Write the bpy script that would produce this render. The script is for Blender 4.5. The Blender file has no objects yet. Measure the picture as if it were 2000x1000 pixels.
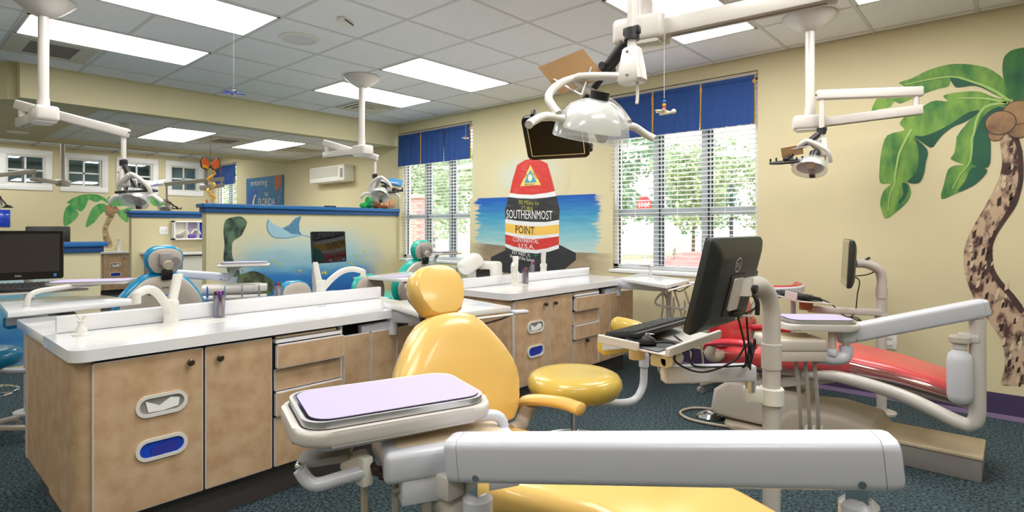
import bpy, bmesh, math, random
from math import sin, cos, pi, radians as R_
from mathutils import Vector, Matrix
from mathutils.geometry import tessellate_polygon
random.seed(7)
SC = bpy.context.scene
COL = SC.collection

# ------------------------------------------------------------------ camera, sky, sun, exposure
cam_d = bpy.data.cameras.new('camera'); cam = bpy.data.objects.new('camera', cam_d); COL.objects.link(cam)
cam.location = (0, 0, 1.29); cam.rotation_euler = (pi/2, 0, R_(41.534))
cam_d.sensor_width = 36; cam_d.lens = 1112/2000*36
cam_d.shift_y = (444-500)/2000
cam_d.clip_start = .02; cam_d.clip_end = 300
SC.camera = cam
W = bpy.data.worlds.new('sky'); SC.world = W; W.use_nodes = True
bg = W.node_tree.nodes['Background']; bg.inputs[0].default_value = (.93, .97, 1, 1); bg.inputs[1].default_value = 2.4
sun_d = bpy.data.lights.new('sun', 'SUN'); sun = bpy.data.objects.new('sun', sun_d); COL.objects.link(sun)
sun_d.energy = 3.2; sun_d.angle = .05; sun_d.color = (1, .95, .86); sun.rotation_euler = (R_(38), 0, R_(-25))
vs = SC.view_settings; vs.view_transform = 'Standard'; vs.look = 'None'; vs.gamma = 1; vs.use_curve_mapping = False
vs.exposure = 0.82
LIGHT_W = 7.0            # strength of the ceiling troffers' diffusers
SC.cycles.use_denoising = True
SC.cycles.max_bounces = 10; SC.cycles.diffuse_bounces = 6; SC.cycles.transparent_max_bounces = 12
SC.cycles.caustics_reflective = False; SC.cycles.caustics_refractive = False
SC.cycles.sample_clamp_indirect = 6

# ------------------------------------------------------------------ materials
def lin(c):
    return tuple(((v/255)/12.92 if v/255 <= .04045 else ((v/255+.055)/1.055)**2.4) for v in c)
MATS = {}
def mat(name, rgb, rough=.5, metal=0, spec=.5, var=0, scale=6, stretch=None, rgb2=None, bump=0, bscale=200, coat=0, trans=0, sharp=None):
    m = bpy.data.materials.new(name); m.use_nodes = True; MATS[name] = m
    nt = m.node_tree; b = nt.nodes['Principled BSDF']
    c = lin(rgb); b.inputs['Base Color'].default_value = (*c, 1)
    b.inputs['Roughness'].default_value = rough; b.inputs['Metallic'].default_value = metal
    b.inputs['Specular IOR Level'].default_value = spec
    b.inputs['Coat Weight'].default_value = coat; b.inputs['Coat Roughness'].default_value = .08
    b.inputs['Transmission Weight'].default_value = trans
    tc = nt.nodes.new('ShaderNodeTexCoord'); co = tc.outputs['Object']
    if stretch:
        mp = nt.nodes.new('ShaderNodeMapping'); mp.inputs['Scale'].default_value = stretch
        nt.links.new(co, mp.inputs[0]); co = mp.outputs[0]
    if var or rgb2:
        n = nt.nodes.new('ShaderNodeTexNoise'); n.inputs['Scale'].default_value = scale; n.inputs['Detail'].default_value = 5
        nt.links.new(co, n.inputs['Vector'])
        r = nt.nodes.new('ShaderNodeValToRGB'); e = r.color_ramp.elements
        lo, hi = sharp or (.32, .68)
        e[0].position, e[1].position = lo, hi
        if rgb2: e[0].color = (*lin(rgb2), 1); e[1].color = (*c, 1)
        else:
            e[0].color = (*[v*(1-var) for v in c], 1); e[1].color = (*[min(1, v*(1+var)) for v in c], 1)
        nt.links.new(n.outputs['Fac'], r.inputs[0]); nt.links.new(r.outputs[0], b.inputs['Base Color'])
    if bump:
        n2 = nt.nodes.new('ShaderNodeTexNoise'); n2.inputs['Scale'].default_value = bscale; n2.inputs['Detail'].default_value = 3
        nt.links.new(tc.outputs['Object'], n2.inputs['Vector'])
        bp = nt.nodes.new('ShaderNodeBump'); bp.inputs['Strength'].default_value = bump; bp.inputs['Distance'].default_value = .004
        nt.links.new(n2.outputs['Fac'], bp.inputs['Height']); nt.links.new(bp.outputs[0], b.inputs['Normal'])
    return m
def ramp_mat(name, axis, stops, rough=.7, nscale=3, namt=.12, stretch=(1, 1, 1), lo=0., hi=1.):
    """paint whose colour runs along one axis of the object, broken up by brushy noise"""
    m = bpy.data.materials.new(name); m.use_nodes = True; MATS[name] = m; nt = m.node_tree; b = nt.nodes['Principled BSDF']
    b.inputs['Roughness'].default_value = rough
    tc = nt.nodes.new('ShaderNodeTexCoord'); sp = nt.nodes.new('ShaderNodeSeparateXYZ'); nt.links.new(tc.outputs['Object'], sp.inputs[0])
    mr = nt.nodes.new('ShaderNodeMapRange'); mr.inputs['From Min'].default_value = lo; mr.inputs['From Max'].default_value = hi
    nt.links.new(sp.outputs[axis], mr.inputs['Value'])
    mp = nt.nodes.new('ShaderNodeMapping'); mp.inputs['Scale'].default_value = stretch; nt.links.new(tc.outputs['Object'], mp.inputs[0])
    n = nt.nodes.new('ShaderNodeTexNoise'); n.inputs['Scale'].default_value = nscale; n.inputs['Detail'].default_value = 4; nt.links.new(mp.outputs[0], n.inputs['Vector'])
    ma = nt.nodes.new('ShaderNodeMath'); ma.operation = 'MULTIPLY_ADD'; ma.inputs[1].default_value = namt*2; ma.inputs[2].default_value = -namt
    nt.links.new(n.outputs['Fac'], ma.inputs[0])
    ad = nt.nodes.new('ShaderNodeMath'); nt.links.new(mr.outputs[0], ad.inputs[0]); nt.links.new(ma.outputs[0], ad.inputs[1])
    r = nt.nodes.new('ShaderNodeValToRGB'); e = r.color_ramp.elements
    while len(e) < len(stops): e.new(.5)
    for el, (p, c) in zip(e, stops): el.position = p; el.color = (*lin(c), 1)
    nt.links.new(ad.outputs[0], r.inputs[0]); nt.links.new(r.outputs[0], b.inputs['Base Color'])
    return m
def emit_mat(name, rgb, s):
    m = bpy.data.materials.new(name); m.use_nodes = True; MATS[name] = m; b = m.node_tree.nodes['Principled BSDF']
    b.inputs['Base Color'].default_value = (*lin(rgb), 1); b.inputs['Emission Color'].default_value = (*lin(rgb), 1); b.inputs['Emission Strength'].default_value = s
    return m
def glass_mat(name, rgb=(255, 255, 255), gl=.08, rough=.02, tint=.95):
    m = bpy.data.materials.new(name); m.use_nodes = True; MATS[name] = m; nt = m.node_tree; nt.nodes.clear()
    o = nt.nodes.new('ShaderNodeOutputMaterial'); mx = nt.nodes.new('ShaderNodeMixShader'); t = nt.nodes.new('ShaderNodeBsdfTransparent'); g = nt.nodes.new('ShaderNodeBsdfGlossy')
    c = lin(rgb); t.inputs[0].default_value = (*[v*tint for v in c], 1); g.inputs['Roughness'].default_value = rough; mx.inputs[0].default_value = gl
    nt.links.new(t.outputs[0], mx.inputs[1]); nt.links.new(g.outputs[0], mx.inputs[2]); nt.links.new(mx.outputs[0], o.inputs[0])
    return m
def frost_mat(name):
    m = bpy.data.materials.new(name); m.use_nodes = True; MATS[name] = m; nt = m.node_tree; nt.nodes.clear()
    o = nt.nodes.new('ShaderNodeOutputMaterial'); a = nt.nodes.new('ShaderNodeMixShader'); b = nt.nodes.new('ShaderNodeMixShader'); t = nt.nodes.new('ShaderNodeBsdfTransparent'); d = nt.nodes.new('ShaderNodeBsdfDiffuse'); g = nt.nodes.new('ShaderNodeBsdfGlossy')
    t.inputs[0].default_value = (.96, .98, .98, 1); d.inputs[0].default_value = (.86, .88, .88, 1); g.inputs['Roughness'].default_value = .15; a.inputs[0].default_value = .3; b.inputs[0].default_value = .12
    nt.links.new(t.outputs[0], a.inputs[1]); nt.links.new(d.outputs[0], a.inputs[2]); nt.links.new(a.outputs[0], b.inputs[1]); nt.links.new(g.outputs[0], b.inputs[2]); nt.links.new(b.outputs[0], o.inputs[0])
WALL = (216, 206, 168)
mat('wall', WALL, .75, var=.03, scale=1.5, bump=.05, bscale=90)
mat('tile', (240, 241, 243), .9, var=.02, scale=30, bump=.25, bscale=260)
mat('grid', (214, 214, 214), .5)
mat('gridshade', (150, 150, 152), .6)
mat('carpet', (88, 104, 110), .95, rgb2=(42, 54, 60), scale=70, bump=.8, bscale=160, spec=.1, sharp=(.40, .62))
mat('purple', (70, 56, 92), .6)
mat('lilac', (150, 128, 168), .5)
mat('laminate', (205, 176, 143), .42, rgb2=(186, 152, 118), scale=14, bump=.03, bscale=60)
mat('laminate2', (196, 166, 134), .42, rgb2=(176, 142, 108), scale=14)
mat('edge', (222, 220, 222), .4)
mat('toe', (78, 74, 76), .5)
mat('gap', (34, 34, 38), .7)
mat('solid', (229, 229, 232), .16, coat=.4, var=.01, scale=8)
mat('sinkbowl', (238, 236, 226), .2, coat=.3)
mat('plastic', (207, 201, 196), .35, coat=.15, var=.015, scale=4)
mat('plastic2', (202, 192, 182), .4)
mat('greyp', (210, 211, 222), .28, coat=.25, var=.015, scale=4)
mat('whitep', (222, 220, 214), .3, coat=.2)
mat('greydark', (146, 142, 140), .45)
mat('taupe', (190, 178, 162), .45)
mat('tan', (214, 196, 166), .5)
mat('yellow', (232, 192, 110), .26, coat=.35, var=.02, scale=5)
mat('olive', (214, 184, 84), .28, coat=.3, var=.02, scale=5)
mat('red', (198, 48, 62), .3, coat=.3, var=.03, scale=5)
mat('redtop', (208, 78, 80), .3, coat=.3, var=.04, scale=6)
mat('blue', (16, 140, 190), .3, coat=.3)
mat('teal', (30, 172, 156), .3, coat=.3)
mat('black', (24, 24, 26), .42)
mat('blackgloss', (14, 14, 16), .12, coat=.5)
mat('screen', (12, 12, 14), .045, spec=.8)
mat('tabscreen', (10, 10, 12), .3, spec=.25)
mat('screengrey', (52, 48, 46), .1, spec=.6)
mat('monback', (40, 42, 42), .38, var=.06, scale=60)
mat('chrome', (228, 230, 234), .1, metal=1)
mat('steel', (222, 222, 226), .36, metal=1)
mat('darkmetal', (96, 90, 84), .3, metal=1)
mat('paper', (182, 173, 204), .8)
mat('paper2', (110, 84, 170), .8)
mat('white', (244, 244, 244), .5)
mat('offwhite', (232, 230, 222), .5)
mat('vinylframe', (238, 240, 242), .35)
mat('winframe', (176, 186, 194), .4)
mat('valance', (38, 74, 140), .85, var=.08, scale=14, stretch=(6, 6, .5))
mat('gold', (206, 158, 66), .8)
mat('ledge', (24, 98, 162), .4, rgb2=(70, 140, 190), scale=110, sharp=(.30, .42))
mat('ledge2', (22, 76, 136), .45, rgb2=(40, 96, 150), scale=110, sharp=(.30, .42))
mat('brown', (180, 142, 100), .7, var=.06, scale=9)
mat('hose', (176, 168, 160), .5)
mat('cable', (18, 18, 18), .5)
mat('bluep', (20, 70, 200), .35, coat=.3)
mat('bluefab', (40, 110, 200), .6)
mat('amber', (200, 160, 90), .2)
mat('darkbrown', (58, 42, 38), .35)
mat('greenplush', (30, 170, 80), .95, bump=.4, bscale=90)
mat('brownplush', (140, 74, 40), .95, bump=.4, bscale=90)
mat('peach', (222, 172, 134), .9)
mat('magenta', (206, 30, 100), .7)
mat('leafdark', (40, 80, 44), .7)
mat('orange', (226, 104, 50), .8)
mat('orangey', (244, 170, 40), .8)
mat('redpaint', (206, 54, 48), .55, rgb2=(222, 96, 84), scale=6, stretch=(1, 1, 5), sharp=(.2, .5))
mat('blackpaint', (44, 44, 48), .6, rgb2=(76, 76, 78), scale=4, stretch=(1, 1, 4), sharp=(.25, .5))
mat('basepaint', (48, 49, 54), .7, var=.12, scale=6)
mat('yellowpaint', (240, 196, 92), .6, var=.04, scale=6)
mat('whitepaint', (230, 231, 234), .6, var=.03, scale=8)
mat('bluepaint', (60, 156, 188), .6)
mat('triyellow', (244, 214, 124), .6)
mat('olivetext', (176, 174, 74), .6)
mat('whitetext', (240, 240, 240), .6)
mat('blacktext', (28, 28, 30), .6)
mat('frond', (126, 168, 76), .7, rgb2=(58, 118, 62), scale=3.2, stretch=(3, 1, 1.2), sharp=(.36, .62))
mat('fronddark', (66, 122, 64), .7, rgb2=(32, 84, 58), scale=3, stretch=(3, 1, 1), sharp=(.35, .65))
mat('leafshade', (40, 98, 70), .7, rgb2=(30, 80, 66), scale=4)
mat('barkdark', (84, 62, 58), .8, rgb2=(60, 42, 44), scale=14, stretch=(1.3, 1, .75))
mat('vein', (160, 194, 112), .7)
mat('frondb', (112, 176, 92), .7, rgb2=(44, 140, 84), scale=3.2, stretch=(1, 3, 1.2), sharp=(.36, .62))
mat('bark', (196, 170, 144), .8, rgb2=(84, 58, 56), scale=13, stretch=(1.3, 1, .75), sharp=(.40, .54))
mat('barkb', (186, 164, 124), .8, rgb2=(120, 96, 70), scale=9, stretch=(1, 1, 2.5), sharp=(.36, .56))
mat('nut', (180, 144, 102), .7, rgb2=(112, 84, 68), scale=7)
mat('coral', (92, 118, 94), .8, rgb2=(34, 46, 48), scale=7, sharp=(.38, .60))
mat('reef', (112, 128, 84), .8, rgb2=(36, 42, 44), scale=6, sharp=(.36, .62))
mat('raypaint', (158, 194, 212), .7, var=.05, scale=6)
mat('raydark', (96, 146, 176), .7, rgb2=(70, 116, 150), scale=40)
mat('fishyellow', (222, 208, 60), .7)
mat('fishred', (170, 60, 60), .7)
mat('signblue', (36, 120, 176), .6, var=.05, scale=4)
mat('dolphin', (36, 96, 184), .6)
mat('cream', (240, 234, 206), .6)
mat('signorange', (206, 108, 48), .7, var=.08, scale=8)
mat('acgrille', (196, 192, 180), .6)
mat('vent', (110, 104, 98), .6)
mat('ventframe', (212, 206, 188), .6)
mat('grass', (170, 172, 132), .9, rgb2=(186, 174, 146), scale=.6)
mat('mulch', (160, 104, 98), .95, rgb2=(138, 86, 82), scale=3)
mat('asphalt', (176, 176, 178), .9, var=.05, scale=1)
mat('treeleaf', (150, 176, 140), .9, rgb2=(176, 194, 150), scale=1.2)
mat('treepine', (122, 160, 138), .9, rgb2=(150, 184, 150), scale=1.2)
mat('trunk', (120, 104, 92), .9)
mat('brick', (206, 158, 156), .9, var=.1, scale=20)
mat('polegrey', (70, 84, 110), .5)
mat('stopred', (200, 40, 44), .5)
mat('roomteal', (138, 156, 158), .8)
mat('roomdoor', (206, 172, 92), .6)
mat('markred', (200, 40, 50), .5); mat('markblue', (44, 54, 160), .5); mat('markgreen', (20, 120, 90), .5); mat('markpink', (226, 90, 130), .5); mat('markblack', (30, 30, 34), .5)
mat('bottle', (226, 228, 236), .4, trans=.15)
mat('wire', (200, 200, 205), .4)
mat('glassblue', (30, 70, 200), .1, coat=.5)
emit_mat('diffuser', (255, 253, 248), LIGHT_W)
emit_mat('diffuser_dim', (255, 253, 248), LIGHT_W*.9)
glass_mat('pane'); frost_mat('shield'); glass_mat('clear', (235, 238, 245), gl=.2, rough=.08, tint=.86)
glass_mat('clearwrap', (250, 250, 252), gl=.3, rough=.1, tint=.95)
glass_mat('interior_pane', (226, 238, 242), gl=.1, rough=.02, tint=.95)
def fade(m, ax, c, r, zc, rz, nscale, namt, stretch, edge=.25):
    """let a painted patch run out into the bare wall colour at its brushed edges"""
    nt = m.node_tree; b = nt.nodes['Principled BSDF']; src = b.inputs['Base Color'].links[0].from_socket
    tc = nt.nodes.new('ShaderNodeTexCoord'); sp = nt.nodes.new('ShaderNodeSeparateXYZ'); nt.links.new(tc.outputs['Object'], sp.inputs[0])
    def mth(op, a, v2=None):
        n = nt.nodes.new('ShaderNodeMath'); n.operation = op
        for k, q in enumerate((a, v2)):
            if q is None: continue
            if isinstance(q, (int, float)): n.inputs[k].default_value = q
            else: nt.links.new(q, n.inputs[k])
        return n.outputs[0]
    u = mth('DIVIDE', mth('SUBTRACT', sp.outputs[ax], c), r); v = mth('DIVIDE', mth('SUBTRACT', sp.outputs['Z'], zc), rz)
    d = mth('SQRT', mth('ADD', mth('POWER', mth('ABSOLUTE', u), 2.6), mth('POWER', mth('ABSOLUTE', v), 2.6)))
    mp = nt.nodes.new('ShaderNodeMapping'); mp.inputs['Scale'].default_value = stretch; nt.links.new(tc.outputs['Object'], mp.inputs[0])
    n = nt.nodes.new('ShaderNodeTexNoise'); n.inputs['Scale'].default_value = nscale; n.inputs['Detail'].default_value = 4; nt.links.new(mp.outputs[0], n.inputs['Vector'])
    d2 = mth('ADD', d, mth('MULTIPLY', mth('SUBTRACT', n.outputs['Fac'], .5), namt))
    mr = nt.nodes.new('ShaderNodeMapRange'); mr.inputs['From Min'].default_value = 1-edge; mr.inputs['From Max'].default_value = 1.0; nt.links.new(d2, mr.inputs['Value'])
    mx = nt.nodes.new('ShaderNodeMixRGB'); nt.links.new(mr.outputs[0], mx.inputs[0]); nt.links.new(src, mx.inputs[1]); mx.inputs[2].default_value = (*lin(WALL), 1); nt.links.new(mx.outputs[0], b.inputs['Base Color']); b.inputs['Roughness'].default_value = .75
fade(ramp_mat('seapaint', 'Z', [(0, (196, 214, 206)), (.3, (132, 190, 202)), (.62, (64, 150, 192)), (.92, (24, 92, 180)), (1, (30, 90, 176))], lo=1.0, hi=1.66, stretch=(1, 1, 9), nscale=2.5, namt=.16), 'X', .03, .92, 1.3, 9, 4, .5, (1, 1, 9), .08)
fade(ramp_mat('sandpaint', 'Z', [(0, (196, 180, 146)), (.5, (170, 152, 124)), (1, (134, 120, 98))], lo=.55, hi=1.1, stretch=(1, 1, 5), nscale=3, namt=.3), 'X', .03, 1.12, 1.12, .72, 3, .5, (1, 1, 3), .35)
fade(ramp_mat('oceanpaint', 'Z', [(0, (30, 98, 176)), (.25, (48, 124, 192)), (.42, (120, 174, 200)), (.6, (176, 202, 202)), (.8, (204, 208, 190)), (1, (214, 206, 174))], lo=.42, hi=1.42, stretch=(1, .8, 3), nscale=1.4, namt=.28), 'Y', .02, 1.12, .6, .92, 2.2, .45, (1, 1, 1.5), .45)
fade(ramp_mat('oceanlow', 'Z', [(0, (40, 110, 170)), (.35, (96, 158, 186)), (.6, (170, 198, 200)), (1, (206, 206, 180))], lo=.3, hi=1.05, stretch=(1, .7, 4), nscale=2, namt=.3), 'Y', .3, 1.0, .5, .7, 3, .5, (1, 1, 4), .35)
fade(ramp_mat('skyp', 'Z', [(0, (212, 208, 180)), (.5, (204, 212, 198)), (1, WALL)], lo=1.6, hi=2.3, nscale=4, namt=.6), 'X', -.05, .6, 1.86, .36, 3, .9, (1, 1, 1.5), .8)

# ------------------------------------------------------------------ mesh helpers
def V(*a): return Vector(a)
def rrect(w, h, r, n=5):
    p = []
    for cx_, cy_, a0 in ((w/2-r, h/2-r, 0), (-w/2+r, h/2-r, 90), (-w/2+r, -h/2+r, 180), (w/2-r, -h/2+r, 270)):
        for i in range(n+1):
            a = R_(a0+90*i/n); p.append((cx_+r*cos(a), cy_+r*sin(a)))
    return p
def ell(rx, ry, n=24, cx_=0, cy_=0): return [(cx_+rx*cos(2*pi*i/n), cy_+ry*sin(2*pi*i/n)) for i in range(n)]
def spl(pts, n=6, closed=False):
    P = [Vector(p) for p in pts]; out = []
    L = len(P); rng = L if closed else L-1
    for i in range(rng):
        p0 = P[(i-1) % L] if (closed or i > 0) else P[0]; p1 = P[i]; p2 = P[(i+1) % L]; p3 = P[(i+2) % L] if (closed or i+2 < L) else P[-1]
        for k in range(n):
            t = k/n; out.append(.5*((2*p1)+(-p0+p2)*t+(2*p0-5*p1+4*p2-p3)*t*t+(-p0+3*p1-3*p2+p3)*t**3))
    if not closed: out.append(P[-1])
    return out
class MB:
    def __init__(s): s.bm = bmesh.new()
    def _faces(s, vs_, fs):
        v = [s.bm.verts.new(p) for p in vs_]; out = []
        for f in fs:
            try: out.append(s.bm.faces.new([v[i] for i in f]))
            except ValueError: pass
        return v, out
    def _bev(s, faces, b, seg):
        if b <= 0: return
        ed = list({e for f in faces for e in f.edges})
        bmesh.ops.bevel(s.bm, geom=ed, offset=b, segments=seg, profile=.5, affect='EDGES', clamp_overlap=True)
    def box(s, x0, x1, y0, y1, z0, z1, bev=0, seg=2, M=None):
        p = [V(x, y, z) for x in (x0, x1) for y in (y0, y1) for z in (z0, z1)]
        if M: p = [M @ q for q in p]
        v, f = s._faces(p, [(0, 1, 3, 2), (4, 6, 7, 5), (0, 4, 5, 1), (2, 3, 7, 6), (0, 2, 6, 4), (1, 5, 7, 3)])
        s._bev(f, bev, seg); return s
    def beam(s, a, b, w, h, bev=0, seg=2, up=(0, 0, 1), ext=0):
        a, b = Vector(a), Vector(b); d = (b-a).normalized(); u = Vector(up); sd = d.cross(u).normalized(); u = sd.cross(d)
        a = a-d*ext; b = b+d*ext
        M = Matrix((d, sd, u)).transposed().to_4x4(); M.translation = a
        return s.box(0, (b-a).length, -w/2, w/2, -h/2, h/2, bev, seg, M)
    def cyl(s, a, b, r, r2=None, n=20, cap=True, bev=0):
        a, b = Vector(a), Vector(b); r2 = r if r2 is None else r2
        d = (b-a).normalized(); t = V(0, 0, 1) if abs(d.z) < .9 else V(1, 0, 0); u = d.cross(t).normalized(); w = d.cross(u)
        ring = lambda c, q: [c+u*q*cos(2*pi*i/n)+w*q*sin(2*pi*i/n) for i in range(n)]
        if bev: return s.loft([ring(a, r-bev), ring(a+d*bev, r), ring(b-d*bev, r2), ring(b, r2-bev)])
        return s.loft([ring(a, r), ring(b, r2)], cap)
    def loft(s, rings, cap=True, closed=False):
        n = len(rings[0]); vs_ = [s.bm.verts.new(p) for rg in rings for p in rg]; m = len(rings)
        for k in range(m if closed else m-1):
            for i in range(n):
                a, b = k*n+i, k*n+(i+1) % n; c, d = ((k+1) % m)*n+(i+1) % n, ((k+1) % m)*n+i
                try: s.bm.faces.new((vs_[a], vs_[b], vs_[c], vs_[d]))
                except ValueError: pass
        if cap and not closed:
            for rg in (vs_[:n], vs_[-n:]):
                try: s.bm.faces.new(rg)
                except ValueError: pass
        return s
    def lathe(s, prof, n=24, M=None):
        rings = [[V(r*cos(2*pi*i/n), r*sin(2*pi*i/n), z) for i in range(n)] for r, z in prof]
        if M: rings = [[M @ p for p in rg] for rg in rings]
        return s.loft(rings)
    def tube(s, pts, r, n=10, closed=False, r2=None):
        P = [Vector(p) for p in pts]; L = len(P); rings = []; u = None
        for i in range(L):
            d = (P[(i+1) % L]-P[(i-1) % L]) if closed else (P[min(i+1, L-1)]-P[max(i-1, 0)])
            d.normalize()
            if u is None: u = d.cross(V(0, 0, 1) if abs(d.z) < .9 else V(1, 0, 0)).normalized()
            else: u = (u-d*u.dot(d)).normalized()
            w = d.cross(u); q = r if r2 is None else r+(r2-r)*i/(L-1)
            rings.append([P[i]+u*q*cos(2*pi*k/n)+w*q*sin(2*pi*k/n) for k in range(n)])
        return s.loft(rings, True, closed)
    def prism(s, poly, o, u, v, t, bev=0, seg=2):
        """extrude the 2D outline poly in the plane (o,u,v) by vector t"""
        o, u, v, t = Vector(o), Vector(u), Vector(v), Vector(t)
        a = [o+u*x+v*y for x, y in poly]; n = len(a)
        vs_ = [s.bm.verts.new(p) for p in a]+[s.bm.verts.new(p+t) for p in a]; fs = []
        for i in range(n):
            j = (i+1) % n; fs.append(s.bm.faces.new((vs_[i], vs_[j], vs_[n+j], vs_[n+i])))
        c0 = s.bm.faces.new(vs_[:n]); c1 = s.bm.faces.new(vs_[n:])
        if bev:
            ed = list(set(c0.edges) | set(c1.edges)); bmesh.ops.bevel(s.bm, geom=ed, offset=bev, segments=seg, profile=.5, affect='EDGES', clamp_overlap=True)
        return s
    def pillow(s, poly, o, u, v, t, prof=((-.5, .9), (-.35, .97), (0, 1), (.3, .97), (.45, .88), (.5, .6), (.5, .2))):
        """upholstered pad: the outline shrunk towards its centre in layers; t = thickness vector"""
        o, u, v, t = Vector(o), Vector(u), Vector(v), Vector(t)
        cx_ = sum(p[0] for p in poly)/len(poly); cy_ = sum(p[1] for p in poly)/len(poly)
        return s.loft([[o+u*(cx_+(x-cx_)*k)+v*(cy_+(y-cy_)*k)+t*h for x, y in poly] for h, k in prof])
    def ball(s, c, rx, ry=None, rz=None, n=14, m=9, M=None):
        ry = ry or rx; rz = rz or rx; c = Vector(c); rings = []
        for k in range(m+1):
            a = -pi/2+pi*k/m; q = max(cos(a), .02)
            rg = [V(rx*q*cos(2*pi*i/n), ry*q*sin(2*pi*i/n), rz*sin(a)) for i in range(n)]
            rings.append([c+(M @ p if M else p) for p in rg])
        return s.loft(rings)
    def poly(s, pts):
        s.bm.faces.new([s.bm.verts.new(p) for p in pts]); return s
def obj(name, mb, m, parent=None, loc=None, rot=None, smooth=38):
    bm = mb.bm; bmesh.ops.recalc_face_normals(bm, faces=bm.faces)
    me = bpy.data.meshes.new(name); bm.to_mesh(me); bm.free()
    if smooth:
        me.polygons.foreach_set('use_smooth', [True]*len(me.polygons)); me.set_sharp_from_angle(angle=R_(smooth))
    me.materials.append(MATS[m] if isinstance(m, str) else m)
    o = bpy.data.objects.new(name, me); COL.objects.link(o)
    if parent: o.parent = parent
    if loc: o.location = loc
    if rot: o.rotation_euler = rot
    return o
def tag(o, label, cat=None, group=None, kind=None):
    if label: o['label'] = label
    if cat: o['category'] = cat
    if group: o['group'] = group
    if kind: o['kind'] = kind
    return o
def thing(name, label, cat, loc=(0, 0, 0), rz=0, group=None):
    o = bpy.data.objects.new(name, None); COL.objects.link(o); o.location = loc; o.rotation_euler = (0, 0, rz); o.empty_display_size = .1
    return tag(o, label, cat, group)
def struct(name, mb, m, label, parent=None, smooth=0): return tag(obj(name, mb, m, parent, smooth=smooth), label, None, None, 'structure')
def dup(root, loc, rz=0, label=None):
    r = root.copy(); COL.objects.link(r); r.location = loc; r.rotation_euler = (0, 0, rz)
    if label: r['label'] = label
    for ch in list(root.children):
        c = ch.copy(); COL.objects.link(c); c.parent = r
        for g in ch.children:
            d = g.copy(); COL.objects.link(d); d.parent = c
    return r
def share(o, name, parent, loc, rot=None):
    c = bpy.data.objects.new(name, o.data); COL.objects.link(c); c.parent = parent; c.location = loc
    if rot: c.rotation_euler = rot
    return c
TXT = {}
def text2d(body):
    """outline of a word in the unit square, from the built-in font"""
    if body not in TXT:
        c = bpy.data.curves.new('t', 'FONT'); c.body = body; c.resolution_u = 2
        o = bpy.data.objects.new('t', c); COL.objects.link(o); dg = bpy.context.evaluated_depsgraph_get()
        me = bpy.data.meshes.new_from_object(o.evaluated_get(dg)); bpy.data.objects.remove(o); bpy.data.curves.remove(c)
        vs_ = [(v.co.x, v.co.y) for v in me.vertices]; fs = [tuple(p.vertices) for p in me.polygons]; bpy.data.meshes.remove(me)
        x0, x1 = min(v[0] for v in vs_), max(v[0] for v in vs_); y0, y1 = min(v[1] for v in vs_), max(v[1] for v in vs_)
        TXT[body] = ([((x-x0)/(x1-x0), (y-y0)/(y1-y0)) for x, y in vs_], fs)
    return TXT[body]
def text(body, quad, f, m, parent, name='lettering', bow=0):
    """quad = TL,TR,BR,BL in 2D; f maps 2D to 3D"""
    vs_, fs = text2d(body); tl, tr, br, bl = quad; mb = MB(); P = []
    for x, y in vs_:
        tx = tl[0]*(1-x)+tr[0]*x, tl[1]*(1-x)+tr[1]*x; bx = bl[0]*(1-x)+br[0]*x, bl[1]*(1-x)+br[1]*x
        P.append(f(bx[0]*(1-y)+tx[0]*y, bx[1]*(1-y)+tx[1]*y-bow*4*x*(1-x)))
    mb._faces(P, fs)
    return obj(name, mb, m, parent, smooth=0)
# ------------------------------------------------------------------ room shell
ZC, YW, XF, XB = 2.765, 5.067, 3.6, -13.4
WIN = [(-6.657, -5.155, .835, 2.64), (-3.146, -1.665, .85, 2.645), (-13.28, -12.14, .95, 2.65)]
struct('floor', MB().box(-17.2, XF+.2, -3.2, YW+.15, -.1, 0), 'carpet', 'dark teal speckled carpet covering the whole floor')
mb = MB(); xs = XB-.15
for x0, x1, z0, z1 in sorted(WIN):
    mb.box(xs, x0, YW, YW+.16, 0, 2.9); mb.box(x0, x1, YW, YW+.16, 0, z0); mb.box(x0, x1, YW, YW+.16, z1, 2.9); xs = x1
mb.box(xs, XF+.2, YW, YW+.16, 0, 2.9)
struct('wall_right', mb, 'wall', 'cream painted wall with the windows and the painted murals')
mb = MB(); ws = [(1.505, 2.255), (2.375, 3.12), (3.257, 3.997), (4.13, 4.877)]; ys = -3.2; WZ = (1.966, 2.70)
for y0, y1 in ws:
    mb.box(XB-.15, XB, ys, y0+.1, 0, 2.9); mb.box(XB-.15, XB, y0+.1, y1-.1, 0, WZ[0]+.1); mb.box(XB-.15, XB, y0+.1, y1-.1, WZ[1]-.1, 2.9); ys = y1-.1
mb.box(XB-.15, XB, ys, YW, 0, 2.9)
struct('wall_back', mb, 'wall', 'cream far wall with four small white interior windows')
struct('wall_left', MB().box(-17.2, XF+.2, -3.2, -3.05, 0, 2.9), 'wall', 'cream wall behind the camera on the left')
struct('wall_front', MB().box(XF, XF+.15, -3.05, YW, 0, 2.9), 'wall', 'cream wall behind the camera on the right')
# baseboard: purple vinyl with a lilac line
bb = struct('baseboard_right', MB().box(-6.6, XF, YW-.012, YW, .03, .17), 'purple', 'deep purple baseboard along the window wall')
obj('edge_strip', MB().box(-6.6, XF, YW-.02, YW, 0, .03), 'lilac', bb, smooth=0)
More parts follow.
